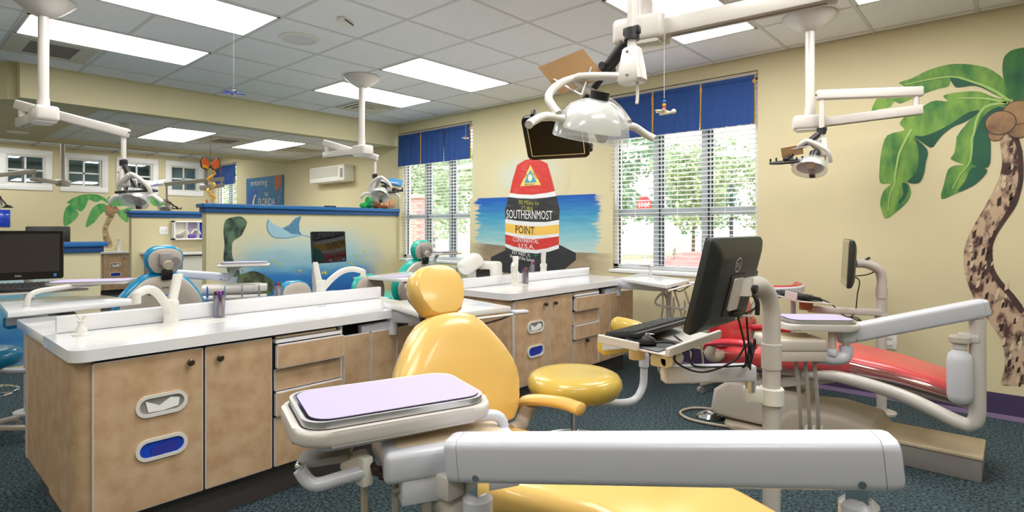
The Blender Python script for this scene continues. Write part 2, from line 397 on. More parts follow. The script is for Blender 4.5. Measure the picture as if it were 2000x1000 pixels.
# beams / soffits
struct('trim_1', MB().box(-6.85, -6.683, .895, YW, 2.455, 2.8), 'wall', 'cream dropped beam across the ceiling of the main room')
struct('trim_2', MB().box(-9.95, -9.7, -3, YW, 2.455, 2.8), 'wall', 'narrow cream beam further back')
mb = MB(); mb.prism([(-6.851, .83), (-6.851, 1.52), (-9.7, 1.52), (-9.7, -.86)], (0, 0, 2.455), (1, 0, 0), (0, 1, 0), (0, 0, .345))
struct('trim_3', mb, 'wall', 'flat cream soffit with round downlights beside the beam')
# ceiling: slab, then hanging grid and single tiles
ceil = struct('ceiling', MB().box(-17.2, XF+.2, -3.2, YW+.16, 2.80, 2.92), 'tile', 'white suspended tile ceiling of the clinic')
struct('ceiling_lower', MB().box(-9.7, -6.85, 1.52, YW, 2.50, 2.53), 'tile', 'lower white tile ceiling between the two beams')
gx = [-.2-.61*k for k in range(-6, 11)]; gy = [.71+.61*k for k in range(-6, 8)]
LIGHTS = [(-5.69, .71), (-4.47, .71), (-2.03, .71), (-.81, .71), (-5.69, 3.15), (-4.47, 3.15), (-2.03, 3.15), (-.81, 3.15), (-4.47, -1.73), (-2.03, -1.73), (.41, -1.73), (.41, .71), (1.63, 3.15)]
VENTS = [(-6.3, .71)]
def lit(x, y): return any(lx-.01 < x < lx+.62 and ly-.01 < y < ly+1.23 for lx, ly in LIGHTS)
mb = MB()
for x in gx: mb.box(x-.012, x+.012, -3.05, YW, ZC, ZC+.012)
for y in gy: mb.box(-6.683 if y > .9 else -9.2, XF, y-.012, y+.012, ZC+.001, ZC+.012)
obj('ceiling_grid', mb, 'grid', ceil, smooth=0)
TM = {}
def tile(x0, x1, y0, y1, z, parent):
    k = (round(x1-x0, 3), round(y1-y0, 3))
    if k not in TM:
        t = obj('ceiling_tile', MB().box(-k[0]/2, k[0]/2, -k[1]/2, k[1]/2, 0, .012), 'tile', parent, ((x0+x1)/2, (y0+y1)/2, z), smooth=0); TM[k] = t
    else: share(TM[k], 'ceiling_tile', parent, ((x0+x1)/2, (y0+y1)/2, z))
X = sorted(gx)+[]; X = [-6.683]+X
Y = [y for y in gy if y > -.6]+[YW]
for i in range(len(X)-1):
    for j in range(len(Y)-1):
        if X[i] > 1.2: continue
        cx_, cy_ = (X[i]+X[i+1])/2, (Y[j]+Y[j+1])/2
        if lit(cx_, cy_): continue
        tile(X[i]+.013, X[i+1]-.013, Y[j]+.013, Y[j+1]-.013, ZC+.003, ceil)
low = bpy.data.objects['ceiling_lower']
lx = [-9.7, -9.43, -8.82, -8.21, -7.6, -6.99, -6.85]; ly = [1.52, 1.74, 2.35, 2.96, 3.57, 4.18, 4.79, YW]
L2 = [(-8.82, 2.35), (-8.82, 3.57)]
mb = MB()
for x in lx[1:-1]: mb.box(x-.012, x+.012, 1.52, YW, 2.49, 2.5)
for y in ly[1:-1]: mb.box(-9.7, -6.85, y-.012, y+.012, 2.491, 2.5)
obj('ceiling_grid', mb, 'grid', low, smooth=0)
for i in range(6):
    for j in range(7):
        c = ((lx[i]+lx[i+1])/2, (ly[j]+ly[j+1])/2)
        if any(a < c[0] < a+1.22 and b < c[1] < b+.61 for a, b in L2): continue
        tile(lx[i]+.013, lx[i+1]-.013, ly[j]+.013, ly[j+1]-.013, 2.493, low)
mb = MB()
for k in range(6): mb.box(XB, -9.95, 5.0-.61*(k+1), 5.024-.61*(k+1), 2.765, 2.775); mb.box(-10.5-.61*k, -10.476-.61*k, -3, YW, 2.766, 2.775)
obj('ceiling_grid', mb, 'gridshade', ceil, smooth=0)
# troffers
def troffer(x, y, z, sx, sy, label, group):
    t = thing('ceiling_light', label, 'light', (x+sx/2, y+sy/2, z), 0, group)
    a, b = sx/2-.012, sy/2-.012; mb = MB()
    for q in ((-a, a, -b, -b+.018), (-a, a, b-.018, b), (-a, -a+.018, -b, b), (a-.018, a, -b, b)): mb.box(*q, -.003, .012)
    obj('frame', mb, 'grid', t, smooth=0)
    a -= .018; b -= .018
    obj('diffuser', MB().poly([(-a, -b, -.001), (-a, b, -.001), (a, b, -.001), (a, -b, -.001)]), 'diffuser', t, smooth=0)
LN = {(-5.69, .71): 'long lit ceiling panel above the leftmost ceiling pole', (-4.47, .71): 'lit ceiling panel cut by the top edge, left of the round speaker', (-5.69, 3.15): 'lit ceiling panel behind the middle ceiling pole, beside the slotted vent',
      (-4.47, 3.15): 'lit ceiling panel in mid ceiling, right of the one at the slotted vent', (-2.03, 3.15): 'lit ceiling panel behind the large lamp arm near the blue window valance', (-.81, 3.15): 'lit ceiling panel cut by the top edge, right of the round pole cover'}
for x, y in LIGHTS: troffer(x, y, ZC, .61, 1.22, LN.get((x, y), 'lit ceiling panel over the camera, outside the picture'), 'ceiling light panels')
for i, (x, y) in enumerate(L2): troffer(x, y, 2.49, 1.22, .61, ['lit panel in the lower ceiling, left one', 'lit panel in the lower ceiling, right one next to the sign wall'][i], 'lower ceiling light panels')
troffer(-12.6, 3.23, ZC, .61, 1.22, 'thin lit strip seen under the far beam, right one', 'far ceiling light panels'); troffer(-12.6, .74, ZC, .61, 1.22, 'thin lit strip seen under the far beam, far left one', 'far ceiling light panels'); troffer(-11.4, -1.7, ZC, .61, 1.22, 'added light panel brightening the far room, outside the picture', 'far ceiling light panels'); troffer(-8.4, -2.2, ZC, .61, 1.22, 'added light panel left of the soffit for extra light, outside the picture', 'far ceiling light panels')  # last two panels are unseen, added to brighten the darker rear ceilings
# ceiling fittings
v = thing('ceiling_vent', 'beige return air vent with fine grille beside the left ceiling pole', 'vent', (-6.0, 1.0, ZC)); mb = MB()
for q in ((-.3, .3, -.28, -.16), (-.3, .3, .16, .28), (-.3, -.2, -.16, .16), (.2, .3, -.16, .16)): mb.box(*q, -.006, .004)
obj('frame', mb, 'ventframe', v); obj('grille', MB().box(-.2, .2, -.16, .16, 0, .003), 'vent', v)
for k in range(14): obj('slat', MB().box(-.2+.029*k, -.194+.029*k, -.16, .16, -.008, .001), 'greydark', v, smooth=0)
def diffuser_vent(loc, label, s=.26):
    v = thing('ceiling_vent', label, 'vent', loc)
    for k, q in enumerate((1, .74, .48)):
        mb = MB(); a = s*q; b = a-.05; z = -.006-.006*k
        for p in ((-a, a, -a, -b), (-a, a, b, a), (-a, -b, -b, b), (b, a, -b, b)): mb.box(*p, z, z+.004)
        obj('louver', mb, 'ventframe', v)
    obj('throat', MB().box(-s+.01, s-.01, -s+.01, s-.01, -.003, -.001), 'vent', v); obj('centre_plate', MB().box(-s*.22, s*.22, -s*.22, s*.22, -.024, -.02), 'ventframe', v)
diffuser_vent((-5.99, 4.06, ZC), 'square slotted ceiling vent behind the middle ceiling pole')
diffuser_vent((-8.36, 4.48, 2.49), 'square slotted vent in the lower ceiling near the wall unit')
v = thing('ceiling_vent', 'rectangular grille in the lower ceiling between its two light panels', 'vent', (-8.2, 3.27, 2.488))
obj('frame', MB().box(-.28, .28, -.26, .26, -.006, 0), 'ventframe', v); obj('grille', MB().box(-.18, .18, -.13, .13, -.009, -.005), 'vent', v)
s = thing('ceiling_speaker', 'round white speaker set in the ceiling tile', 'speaker', (-4.2, 2.23, ZC))
obj('rim', MB().lathe([(.13, .004), (.15, .004), (.15, -.006), (.125, -.008), (.125, 0)], 32), 'offwhite', s); obj('grille', MB().lathe([(.001, -.004), (.127, -.004), (.127, 0)], 32), 'greyp', s)
s = thing('ceiling_sensor', 'small white box sensor with a dark slot on the ceiling', 'sensor', (-3.58, 2.25, ZC), .5)
obj('body', MB().box(-.03, .03, -.075, .075, -.028, .003, .008), 'offwhite', s); obj('slot', MB().box(.02, .0315, -.06, .06, -.022, -.012), 'black', s)
s = tag(obj('smoke_detector', MB().lathe([(.06, 0), (.06, -.012), (.05, -.035), (.001, -.037)], 24), 'ventframe', None, (-7.75, 1.98, 2.49)), 'small round smoke detector on the lower ceiling', 'detector')
s = tag(obj('ceiling_speaker', MB().lathe([(.16, 0), (.16, -.006), (.14, -.01), (.001, -.01)], 28), 'tile', None, (-8.75, 3.28, 2.488)), 'round white speaker in the lower ceiling', 'speaker')
for i, (x, y) in enumerate(((-9.14, 1.2), (-8.22, 1.2), (-8.0, .72))):
    d = thing('downlight', ['recessed round downlight in the soffit, furthest from the beam', 'recessed round downlight in the soffit under the left lamp arm', 'recessed round downlight in the soffit beside the left ceiling pole'][i], 'light', (x, y, 2.455), 0, 'soffit downlights')
    obj('rim', MB().lathe([(.085, .002), (.11, .002), (.11, -.006), (.085, -.004)], 24), 'white', d); obj('lens', MB().lathe([(.001, -.003), (.086, -.003), (.086, .001)], 24), 'diffuser', d)

# ------------------------------------------------------------------ windows, blinds, valances
def window(n, x0, x1, z0, z1, label, cols=3):
    w = tag(bpy.data.objects.new('window_%d' % n, None), label, None, None, 'structure'); COL.objects.link(w); w.location = ((x0+x1)/2, YW+.12, z0)
    W_, H_ = x1-x0, z1-z0; a = W_/2; zt = (1.44-z0); mb = MB()
    mb.box(-a, -a+.05, -.03, .05, 0, H_); mb.box(a-.05, a, -.03, .05, 0, H_); mb.box(-a, a, -.03, .05, H_-.06, H_); mb.box(-a, a, -.03, .05, 0, .06)
    obj('window_frame', mb, 'vinylframe', w)
    cw = W_/cols
    for k in range(1, cols):
        x = -a+cw*k; obj('mullion', MB().box(x-.045, x+.045, -.03, .05, .06, H_-.06, .006), 'winframe', w); obj('gasket', MB().box(x+.02, x+.034, -.034, -.026, .06, H_-.06), 'black', w)
    obj('meeting_rail', MB().box(-a+.05, a-.05, -.025, .045, zt-.035, zt+.035, .005), 'winframe', w)
    for k in range(cols):
        for zz in ((.06, zt-.035), (zt+.035, H_-.06)):
            xa, xb = -a+cw*k+(.045 if k else .05), -a+cw*(k+1)-(.045 if k < cols-1 else .05)
            obj('pane', MB().box(xa, xb, .008, .012, zz[0], zz[1]), 'pane', w, smooth=0)
            obj('gasket', MB().box(xa, xa+.012, -.012, .006, zz[0], zz[1]), 'black', w, smooth=0)
    obj('window_sill', MB().box(-a, a, -.13, -.03, -.02, .012, .004), 'vinylframe', w)
window(1, *WIN[0], 'white framed window beside the end of the partition wall'); window(2, *WIN[1], 'large white framed window behind the dark monitor'); window(3, *WIN[2], 'small far window with a blue valance', 2)
def blind(x0, x1, z0, z1, label):
    b = thing('window_blind', label, 'blind', ((x0+x1)/2, YW+.045, z0)); a = (x1-x0)/2-.012; sl = None; n = int((z1-z0)/.042)
    obj('head_rail', MB().box(-a, a, -.025, .025, z1-z0-.05, z1-z0-.005, .004), 'white', b)
    for k in range(n-1):
        z = .035+.042*k
        if sl is None: sl = obj('slat', MB().box(-a, a, -.024, .024, -.0014, .0014), 'white', b, (0, 0, z), (R_(-6), 0, 0), smooth=0)
        else: share(sl, 'slat', b, (0, 0, z), (R_(-6), 0, 0))
    obj('bottom_rail', MB().box(-a, a, -.025, .025, .004, .02, .003), 'white', b)
    for x in (-a*.62, 0, a*.62): obj('ladder_cord', MB().box(x-.002, x+.002, -.026, -.024, .02, z1-z0-.05), 'white', b, smooth=0)
    obj('tilt_wand', MB().cyl((-a+.06, -.035, (z1-z0)*.38), (-a+.06, -.035, z1-z0-.06), .005, n=8), 'white', b)
blind(*WIN[0], 'white slatted blind in the window behind the green-blue chair'); blind(*WIN[1], 'white slatted blind in the large window behind the monitor'); blind(*WIN[2], 'white slatted blind in the small far window')
def valance(x0, x1, zt, zb, label, trims=('gold', 'gold', 'gold')):
    v = thing('window_valance', label, 'valance', ((x0+x1)/2, YW-.005, zb)); a = (x1-x0)/2-.015; H_ = zt-zb; w3 = 2*a/3
    for k in range(3):
        xa, xb = -a+w3*k+(.012 if k else 0), -a+w3*(k+1)-.004; N = 24; rings = []
        def row(z, amp, off): return [V(xa+(xb-xa)*i/N, -.022+off+amp*sin(i*1.1+k*2)+amp*.6*sin(i*2.3+k), z) for i in range(N+1)]
        rows = [row(0, .008, -.012), row(H_*.35, .006, -.008), row(H_*.8, .003, 0), row(H_*.9, .002, .006), row(H_*.93, .002, -.004), row(H_, .001, .0)]
        mb = MB(); mb.loft([r+[q+V(0, .004, 0) for q in reversed(r)] for r in rows]); obj('fabric_panel', mb, 'valance', v)
    for k in range(3):
        x = -a+w3*(k+1)+.004-(.012 if k == 2 else 0)
        obj('trim_band', MB().box(x-.011, x+.011, -.026, -.018, 0, H_*.98, M=Matrix.Translation((0, .004, 0))), trims[k], v)
    obj('curtain_rod', MB().cyl((-a-.012, -.012, H_+.012), (a+.012, -.012, H_+.012), .01), 'taupe', v)
valance(WIN[1][0], WIN[1][1], 2.60, 2.18, 'wide royal blue valance with gold trim over the large window')
valance(WIN[0][0], WIN[0][1], 2.60, 2.16, 'royal blue valance with one gold and one dark trim at the window by the corner', ('gold', 'darkbrown', 'gold'))
valance(WIN[2][0], WIN[2][1], 2.61, 2.2, 'small blue valance over the far window', ('signorange', 'darkbrown', 'valance'))
# interior windows on the back wall, and the room behind them
for i, (y0, y1) in enumerate(ws):
    w = tag(bpy.data.objects.new('window_%d' % (4+i), None), ['leftmost small interior window with white trim', 'second interior window from the left with white trim', 'third interior window behind the hanging lamp', 'rightmost interior window behind the butterfly mobile'][i], None, None, 'structure'); COL.objects.link(w)
    w.location = (XB, (y0+y1)/2, WZ[0]); a = (y1-y0)/2; h = WZ[1]-WZ[0]; mb = MB()
    for q in ((-a, a, 0, .1), (-a, a, h-.1, h), (-a, -a+.1, .1, h-.1), (a-.1, a, .1, h-.1)): mb.box(-.01, .02, q[0], q[1], q[2], q[3], .004)
    obj('casing', mb, 'white', w); mb = MB(); a -= .1
    for q in ((-a, a, .1, .13), (-a, a, h-.13, h-.1), (-a, -a+.03, .13, h-.13), (a-.03, a, .13, h-.13)): mb.box(-.13, -.01, *q)
    obj('window_frame', mb, 'offwhite', w); obj('mullion', MB().box(-.1, -.07, -.015, .015, .13, h-.13), 'white', w); obj('muntin', MB().box(-.1, -.07, -a+.03, a-.03, h/2-.015, h/2+.015), 'white', w)
    for sy in (-1, 1):
        for sz in ((.13, h/2-.015), (h/2+.015, h-.13)):
            q = sorted((sy*.015, sy*(a-.03))); obj('pane', MB().box(-.088, -.082, q[0], q[1], *sz), 'interior_pane', w, smooth=0)
mb = MB(); mb.box(-17.2, -17.05, -1, YW+.15, 0, 2.8); mb.box(-17.05, XB-.15, YW, YW+.15, 0, 2.8); mb.box(-17.05, XB-.15, -1, -.85, 0, 2.8)
struct('wall_beyond', mb, 'roomteal', 'grey-teal wall of the room behind the interior windows')
tag(obj('door_panel', MB().box(-17.04, -17.0, 4.55, 5.04, 0, 2.25, .004), 'roomdoor'), 'yellow door seen through the rightmost interior window', 'door')
troffer(-15.9, 3.2, ZC, .61, 1.22, 'light panel seen through the interior windows on the right', 'lights beyond the interior windows'); troffer(-15.9, .9, ZC, .61, 1.22, 'light panel seen through the leftmost interior window', 'lights beyond the interior windows')
# partitions with blue ledges
def partition(name, x0, x1, y0, y1, h, label, side='wall'):
    w = struct(name, MB().box(x0, x1, y0, y1, 0, h-.1), side, label)
    e = .01 if y1 > 5 else .05
    obj('ledge', MB().box(x0-.06, x1+.06, y0-.045, min(y1+e, YW), h-.045, h, .004), 'ledge', w); obj('ledge_trim', MB().box(x0-.03, x1+.03, y0-.02, min(y1+e*.4, YW), h-.1, h-.045, .003), 'ledge2', w)
    return w
partition('wall_partition_1', -6.82, -6.70, 2.47, YW, 1.555, 'half-height partition with blue ledge and an underwater mural')
partition('wall_partition_2', -9.87, -9.75, 2.56, YW, 1.54, 'half-height cream partition with blue ledge further back')
partition('wall_partition_3', -6.82, -6.70, -1.5, 1.5, 1.15, 'low partition with blue ledge behind the left monitor')
obj('painted_water', MB().box(-6.6995, -6.6965, -.6, 1.38, .05, 1.03), 'oceanlow', bpy.data.objects['wall_partition_3'], smooth=0)

# ------------------------------------------------------------------ mural outlines, in metres on their walls
PALM = {'fronds': [[(-0.028, 2.139), (-0.039, 2.237), (-0.075, 2.305), (-0.144, 2.376), (-0.225, 2.415), (-0.309, 2.438), (-0.39, 2.44), (-0.484, 2.421), (-0.575, 2.381), (-0.654, 2.364), (-0.622, 2.329), (-0.731, 2.335), (-0.766, 2.295), (-0.799, 2.253), (-0.826, 2.175), (-0.773, 2.187), (-0.708, 2.19), (-0.679, 2.228), (-0.644, 2.207), (-0.588, 2.226), (-0.478, 2.265), (-0.413, 2.28), (-0.358, 2.289), (-0.346, 2.327), (-0.32, 2.279), (-0.292, 2.271), (-0.225, 2.271), (-0.171, 2.244), (-0.117, 2.197), (-0.064, 2.158)], [(-0.039, 2.13), (-0.117, 2.176), (-0.182, 2.22), (-0.253, 2.235), (-0.349, 2.236), (-0.39, 2.222), (-0.363, 2.183), (-0.431, 2.198), (-0.484, 2.181), (-0.557, 2.127), (-0.619, 2.102), (-0.647, 2.056), (-0.619, 2.007), (-0.724, 1.981), (-0.76, 1.877), (-0.773, 1.754), (-0.77, 1.626), (-0.701, 1.619), (-0.747, 1.567), (-0.77, 1.483), (-0.76, 1.414), (-0.734, 1.355), (-0.669, 1.404), (-0.606, 1.471), (-0.578, 1.538), (-0.588, 1.598), (-0.6, 1.625), (-0.532, 1.614), (-0.502, 1.675), (-0.49, 1.763), (-0.481, 1.851), (-0.563, 1.949), (-0.46, 1.864), (-0.425, 1.905), (-0.39, 1.952), (-0.332, 2.0), (-0.275, 2.022), (-0.231, 2.052), (-0.187, 2.092), (-0.133, 2.134)], [(-0.039, 2.072), (-0.032, 2.126), (-0.054, 2.153), (-0.106, 2.158), (-0.155, 2.137), (-0.203, 2.087), (-0.275, 1.99), (-0.312, 1.929), (-0.315, 1.908), (-0.326, 1.816), (-0.346, 1.771), (-0.275, 1.729), (-0.32, 1.725), (-0.361, 1.699), (-0.384, 1.603), (-0.401, 1.494), (-0.32, 1.527), (-0.242, 1.567), (-0.187, 1.614), (-0.149, 1.685), (-0.209, 1.705), (-0.144, 1.702), (-0.13, 1.82), (-0.136, 1.932), (-0.133, 2.001), (-0.122, 2.035), (-0.085, 2.051)], [(-0.023, 2.145), (-0.054, 2.246), (-0.07, 2.338), (-0.064, 2.427), (-0.039, 2.463), (-0.008, 2.477), (0.063, 2.476), (0.122, 2.437), (0.142, 2.326), (0.083, 2.243), (0.013, 2.174)], [(-0.018, 2.131), (0.003, 2.203), (0.038, 2.244), (0.103, 2.253), (0.171, 2.215), (0.209, 2.117), (0.142, 2.154), (0.063, 2.152), (0.003, 2.107)]], 'veins': [[(-0.575, 2.01), (-0.619, 1.917), (-0.65, 1.836), (-0.666, 1.746), (-0.676, 1.671), (-0.679, 1.61), (-0.708, 1.535), (-0.72, 1.413)], [(-0.049, 2.128), (-0.155, 2.116), (-0.203, 2.038), (-0.22, 1.941), (-0.231, 1.9), (-0.232, 1.808), (-0.247, 1.731), (-0.292, 1.662), (-0.338, 1.564)], [(-0.033, 2.133), (-0.117, 2.222), (-0.225, 2.296), (-0.338, 2.351), (-0.484, 2.354), (-0.619, 2.34)], [(-0.039, 2.127), (-0.171, 2.174), (-0.309, 2.195)]], 'shades': [[(-0.563, 1.949), (-0.481, 1.851), (-0.49, 1.763), (-0.502, 1.675), (-0.532, 1.614), (-0.6, 1.625), (-0.545, 1.693), (-0.532, 1.826), (-0.545, 1.909)], [(-0.557, 1.959), (-0.508, 1.906), (-0.46, 1.864), (-0.425, 1.905), (-0.39, 1.952), (-0.332, 2.0), (-0.275, 2.022), (-0.231, 2.052), (-0.187, 2.092), (-0.253, 2.087), (-0.338, 2.026), (-0.425, 1.978), (-0.508, 1.95)], [(-0.22, 1.891), (-0.225, 1.729), (-0.144, 1.702), (-0.13, 1.82), (-0.136, 1.932), (-0.133, 2.001), (-0.122, 2.035), (-0.085, 2.051), (-0.044, 2.066), (-0.091, 2.107), (-0.171, 2.048), (-0.209, 1.954)], [(-0.231, 1.701), (-0.149, 1.685), (-0.187, 1.614), (-0.242, 1.567), (-0.309, 1.541), (-0.264, 1.618)], [(-0.326, 2.284), (-0.292, 2.271), (-0.225, 2.271), (-0.171, 2.244), (-0.117, 2.197), (-0.198, 2.277), (-0.281, 2.319), (-0.349, 2.353)], [(-0.632, 1.615), (-0.6, 1.606), (-0.6, 1.546), (-0.638, 1.472), (-0.657, 1.48), (-0.625, 1.532)]], 'trunkshade': [(-0.034, 1.904), (-0.007, 1.853), (0.006, 1.763), (0.01, 1.63), (-0.0, 1.542), (-0.027, 1.454), (-0.074, 1.347), (-0.122, 1.239), (-0.147, 1.139), (-0.151, 1.105), (-0.148, 1.017), (-0.106, 0.922), (-0.033, 0.812), (0.017, 0.721), (0.038, 0.751), (-0.012, 0.842), (-0.077, 0.934), (-0.114, 1.019), (-0.121, 1.106), (-0.126, 1.131), (-0.102, 1.23), (-0.054, 1.329), (-0.0, 1.435), (0.026, 1.541), (0.036, 1.628), (0.033, 1.761), (0.02, 1.85), (-0.0, 1.905)], 'nuts': [((-0.104, 1.918), 0.04), ((0.013, 1.943), 0.057), ((0.008, 2.052), 0.077), ((-0.08, 1.995), 0.077)], 'trunk': [(-0.081, 1.914), (-0.078, 1.815), (-0.071, 1.733), (-0.081, 1.653), (-0.102, 1.582), (-0.15, 1.457), (-0.199, 1.349), (-0.242, 1.247), (-0.268, 1.154), (-0.276, 1.061), (-0.266, 0.962), (-0.239, 0.854), (-0.182, 0.721), (-0.121, 0.619), (-0.077, 0.528), (-0.059, 0.434), (-0.059, 0.337), (-0.077, 0.233), (-0.019, 0.234), (0.038, 0.254), (0.121, 0.264), (0.108, 0.421), (0.08, 0.605), (0.038, 0.751), (-0.012, 0.842), (-0.077, 0.934), (-0.114, 1.019), (-0.121, 1.106), (-0.126, 1.131), (-0.102, 1.23), (-0.054, 1.329), (-0.0, 1.435), (0.026, 1.541), (0.036, 1.628), (0.033, 1.761), (0.02, 1.85), (-0.0, 1.905)]}
BUOY = {'bands': [('red', [(-4.52, 1.7), (-4.389, 1.68), (-4.174, 1.665), (-3.959, 1.678), (-3.846, 1.694), (-3.898, 1.854), (-3.954, 2.009), (-4.056, 2.055), (-4.174, 2.084), (-4.285, 2.073), (-4.404, 2.025), (-4.476, 1.851)]), ('white', [(-4.52, 1.7), (-4.389, 1.68), (-4.174, 1.665), (-3.959, 1.678), (-3.846, 1.694), (-3.825, 1.638), (-3.959, 1.626), (-4.174, 1.619), (-4.389, 1.633), (-4.54, 1.653)]), ('black', [(-4.54, 1.653), (-4.389, 1.633), (-4.174, 1.619), (-3.959, 1.626), (-3.825, 1.638), (-3.781, 1.484), (-3.787, 1.373), (-3.97, 1.35), (-4.18, 1.353), (-4.41, 1.368), (-4.593, 1.393), (-4.597, 1.5)]), ('white', [(-4.593, 1.393), (-4.41, 1.368), (-4.18, 1.353), (-3.97, 1.35), (-3.787, 1.373), (-3.789, 1.321), (-4.032, 1.302), (-4.18, 1.302), (-4.41, 1.319), (-4.593, 1.341)]), ('yellow', [(-4.593, 1.341), (-4.41, 1.319), (-4.18, 1.302), (-4.032, 1.302), (-3.789, 1.321), (-3.789, 1.222), (-3.97, 1.205), (-4.18, 1.194), (-4.41, 1.213), (-4.593, 1.238)]), ('white', [(-4.593, 1.238), (-4.41, 1.213), (-4.18, 1.194), (-3.97, 1.205), (-3.789, 1.222), (-3.791, 1.19), (-4.032, 1.163), (-4.18, 1.155), (-4.376, 1.167), (-4.593, 1.206)]), ('red', [(-4.593, 1.206), (-4.376, 1.167), (-4.18, 1.155), (-4.032, 1.163), (-3.791, 1.19), (-3.791, 1.099), (-3.97, 1.051), (-4.116, 1.031), (-4.299, 1.039), (-4.466, 1.064), (-4.593, 1.096)]), ('white', [(-4.593, 1.096), (-4.466, 1.064), (-4.299, 1.039), (-4.116, 1.031), (-3.97, 1.051), (-3.791, 1.099), (-3.791, 1.055), (-3.93, 1.016), (-4.116, 0.99), (-4.299, 0.997), (-4.466, 1.017), (-4.593, 1.057)]), ('black', [(-4.593, 1.057), (-4.466, 1.017), (-4.299, 0.997), (-4.116, 0.99), (-3.93, 1.016), (-3.791, 1.055), (-3.789, 0.984), (-3.93, 0.907), (-4.18, 0.864), (-4.41, 0.888), (-4.587, 0.958)])], 'base': [(-4.832, 0.924), (-4.592, 1.015), (-4.183, 1.053), (-3.786, 1.098), (-3.563, 1.013), (-3.563, 0.938), (-3.711, 0.832), (-3.825, 0.785), (-4.128, 0.753), (-4.614, 0.743), (-4.832, 0.868)], 'sea': [(-4.923, 1.634), (-4.569, 1.634), (-3.812, 1.629), (-3.305, 1.637), (-3.328, 1.597), (-3.374, 1.589), (-3.316, 1.558), (-3.385, 1.511), (-3.345, 1.462), (-3.444, 1.415), (-3.351, 1.355), (-3.432, 1.306), (-3.362, 1.258), (-3.42, 1.179), (-3.786, 1.174), (-4.599, 1.214), (-4.963, 1.229), (-4.907, 1.275), (-4.987, 1.321), (-4.876, 1.366), (-4.947, 1.424), (-4.876, 1.479), (-4.955, 1.527), (-4.891, 1.571)], 'sand': [(-4.955, 1.223), (-4.599, 1.212), (-3.786, 1.172), (-3.403, 1.167), (-3.456, 1.11), (-3.409, 1.042), (-3.479, 0.961), (-3.432, 0.884), (-3.515, 0.826), (-4.614, 0.76), (-4.86, 0.798), (-4.939, 0.886), (-4.876, 0.979), (-4.987, 1.08), (-4.907, 1.149)], 'tri': [[(-4.2, 2.01), (-4.043, 1.772), (-4.356, 1.773)], [(-4.203, 1.953), (-4.106, 1.806), (-4.294, 1.806)], [(-4.224, 1.898), (-4.192, 1.903), (-4.169, 1.877), (-4.178, 1.835), (-4.211, 1.815), (-4.238, 1.853)]], 'texts': [('90 Miles to', 'olive', [(-4.38, 1.614), (-4.074, 1.591), (-4.074, 1.541), (-4.38, 1.559)]), ('CUBA', 'olive', [(-4.332, 1.542), (-4.156, 1.527), (-4.156, 1.472), (-4.332, 1.48)]), ('SOUTHERNMOST', 'w', [(-4.572, 1.503), (-3.879, 1.474), (-3.879, 1.375), (-4.572, 1.397)]), ('POINT', 'k', [(-4.427, 1.315), (-4.14, 1.294), (-4.14, 1.207), (-4.427, 1.223)]), ('CONTINENTAL', 'w', [(-4.466, 1.173), (-4.074, 1.151), (-4.074, 1.102), (-4.466, 1.122)]), ('U.S.A.', 'w', [(-4.376, 1.104), (-4.137, 1.088), (-4.137, 1.04), (-4.376, 1.047)]), ('KEY WEST, FL', 'w', [(-4.48, 1.013), (-4.196, 0.981), (-4.196, 0.938), (-4.48, 0.97)]), ('Home of the Sunset', 'w', [(-4.51, 0.971), (-4.137, 0.93), (-4.137, 0.891), (-4.51, 0.928)]), ('THE', 'k', [(-4.299, 1.863), (-4.262, 1.914), (-4.238, 1.902), (-4.276, 1.853)]), ('CONCH', 'k', [(-4.166, 1.953), (-4.097, 1.855), (-4.119, 1.847), (-4.189, 1.945)]), ('REPUBLIC', 'k', [(-4.285, 1.798), (-4.13, 1.797), (-4.13, 1.776), (-4.285, 1.776)])], 'palmlet': [(-4.169, 0.959), (-4.137, 0.977), (-4.111, 0.982), (-4.085, 0.966), (-4.111, 0.964), (-4.108, 0.941), (-4.121, 0.941), (-4.125, 0.961)]}
OCEAN = {'column': [(2.65, 1.238), (2.674, 1.372), (2.78, 1.41), (2.853, 1.411), (2.914, 1.349), (2.877, 1.249), (2.841, 1.187), (2.756, 1.127), (2.744, 1.029), (2.756, 0.93), (2.816, 0.817), (2.828, 0.742), (2.78, 0.72), (2.709, 0.761), (2.685, 0.824), (2.65, 0.935), (2.662, 1.092)], 'reef': [(2.816, 0.73), (2.902, 0.762), (3.001, 0.775), (3.116, 0.724), (3.208, 0.653), (3.234, 0.6), (3.168, 0.476), (2.926, 0.479), (2.804, 0.583)], 'ray': [(3.168, 1.383), (3.149, 1.312), (3.168, 1.235), (3.234, 1.17), (3.355, 1.158), (3.494, 1.173), (3.593, 1.192), (3.709, 1.161), (3.709, 1.177), (3.593, 1.203), (3.557, 1.246), (3.557, 1.34), (3.586, 1.431), (3.508, 1.406), (3.424, 1.319), (3.342, 1.28), (3.234, 1.325)], 'raywing': [(3.342, 1.28), (3.424, 1.319), (3.508, 1.406), (3.586, 1.431), (3.557, 1.34), (3.557, 1.246), (3.593, 1.199), (3.452, 1.209)], 'fish': [(3.213, 0.878), (3.305, 0.845), (3.564, 0.749), (3.896, 0.703), (4.293, 0.809), (4.343, 0.785), (4.393, 0.902), (4.509, 0.961), (4.47, 0.812)], 'redfish': [(2.859, 0.79), (3.123, 0.749), (3.6, 0.707), (4.635, 0.673), (4.658, 0.642)]}
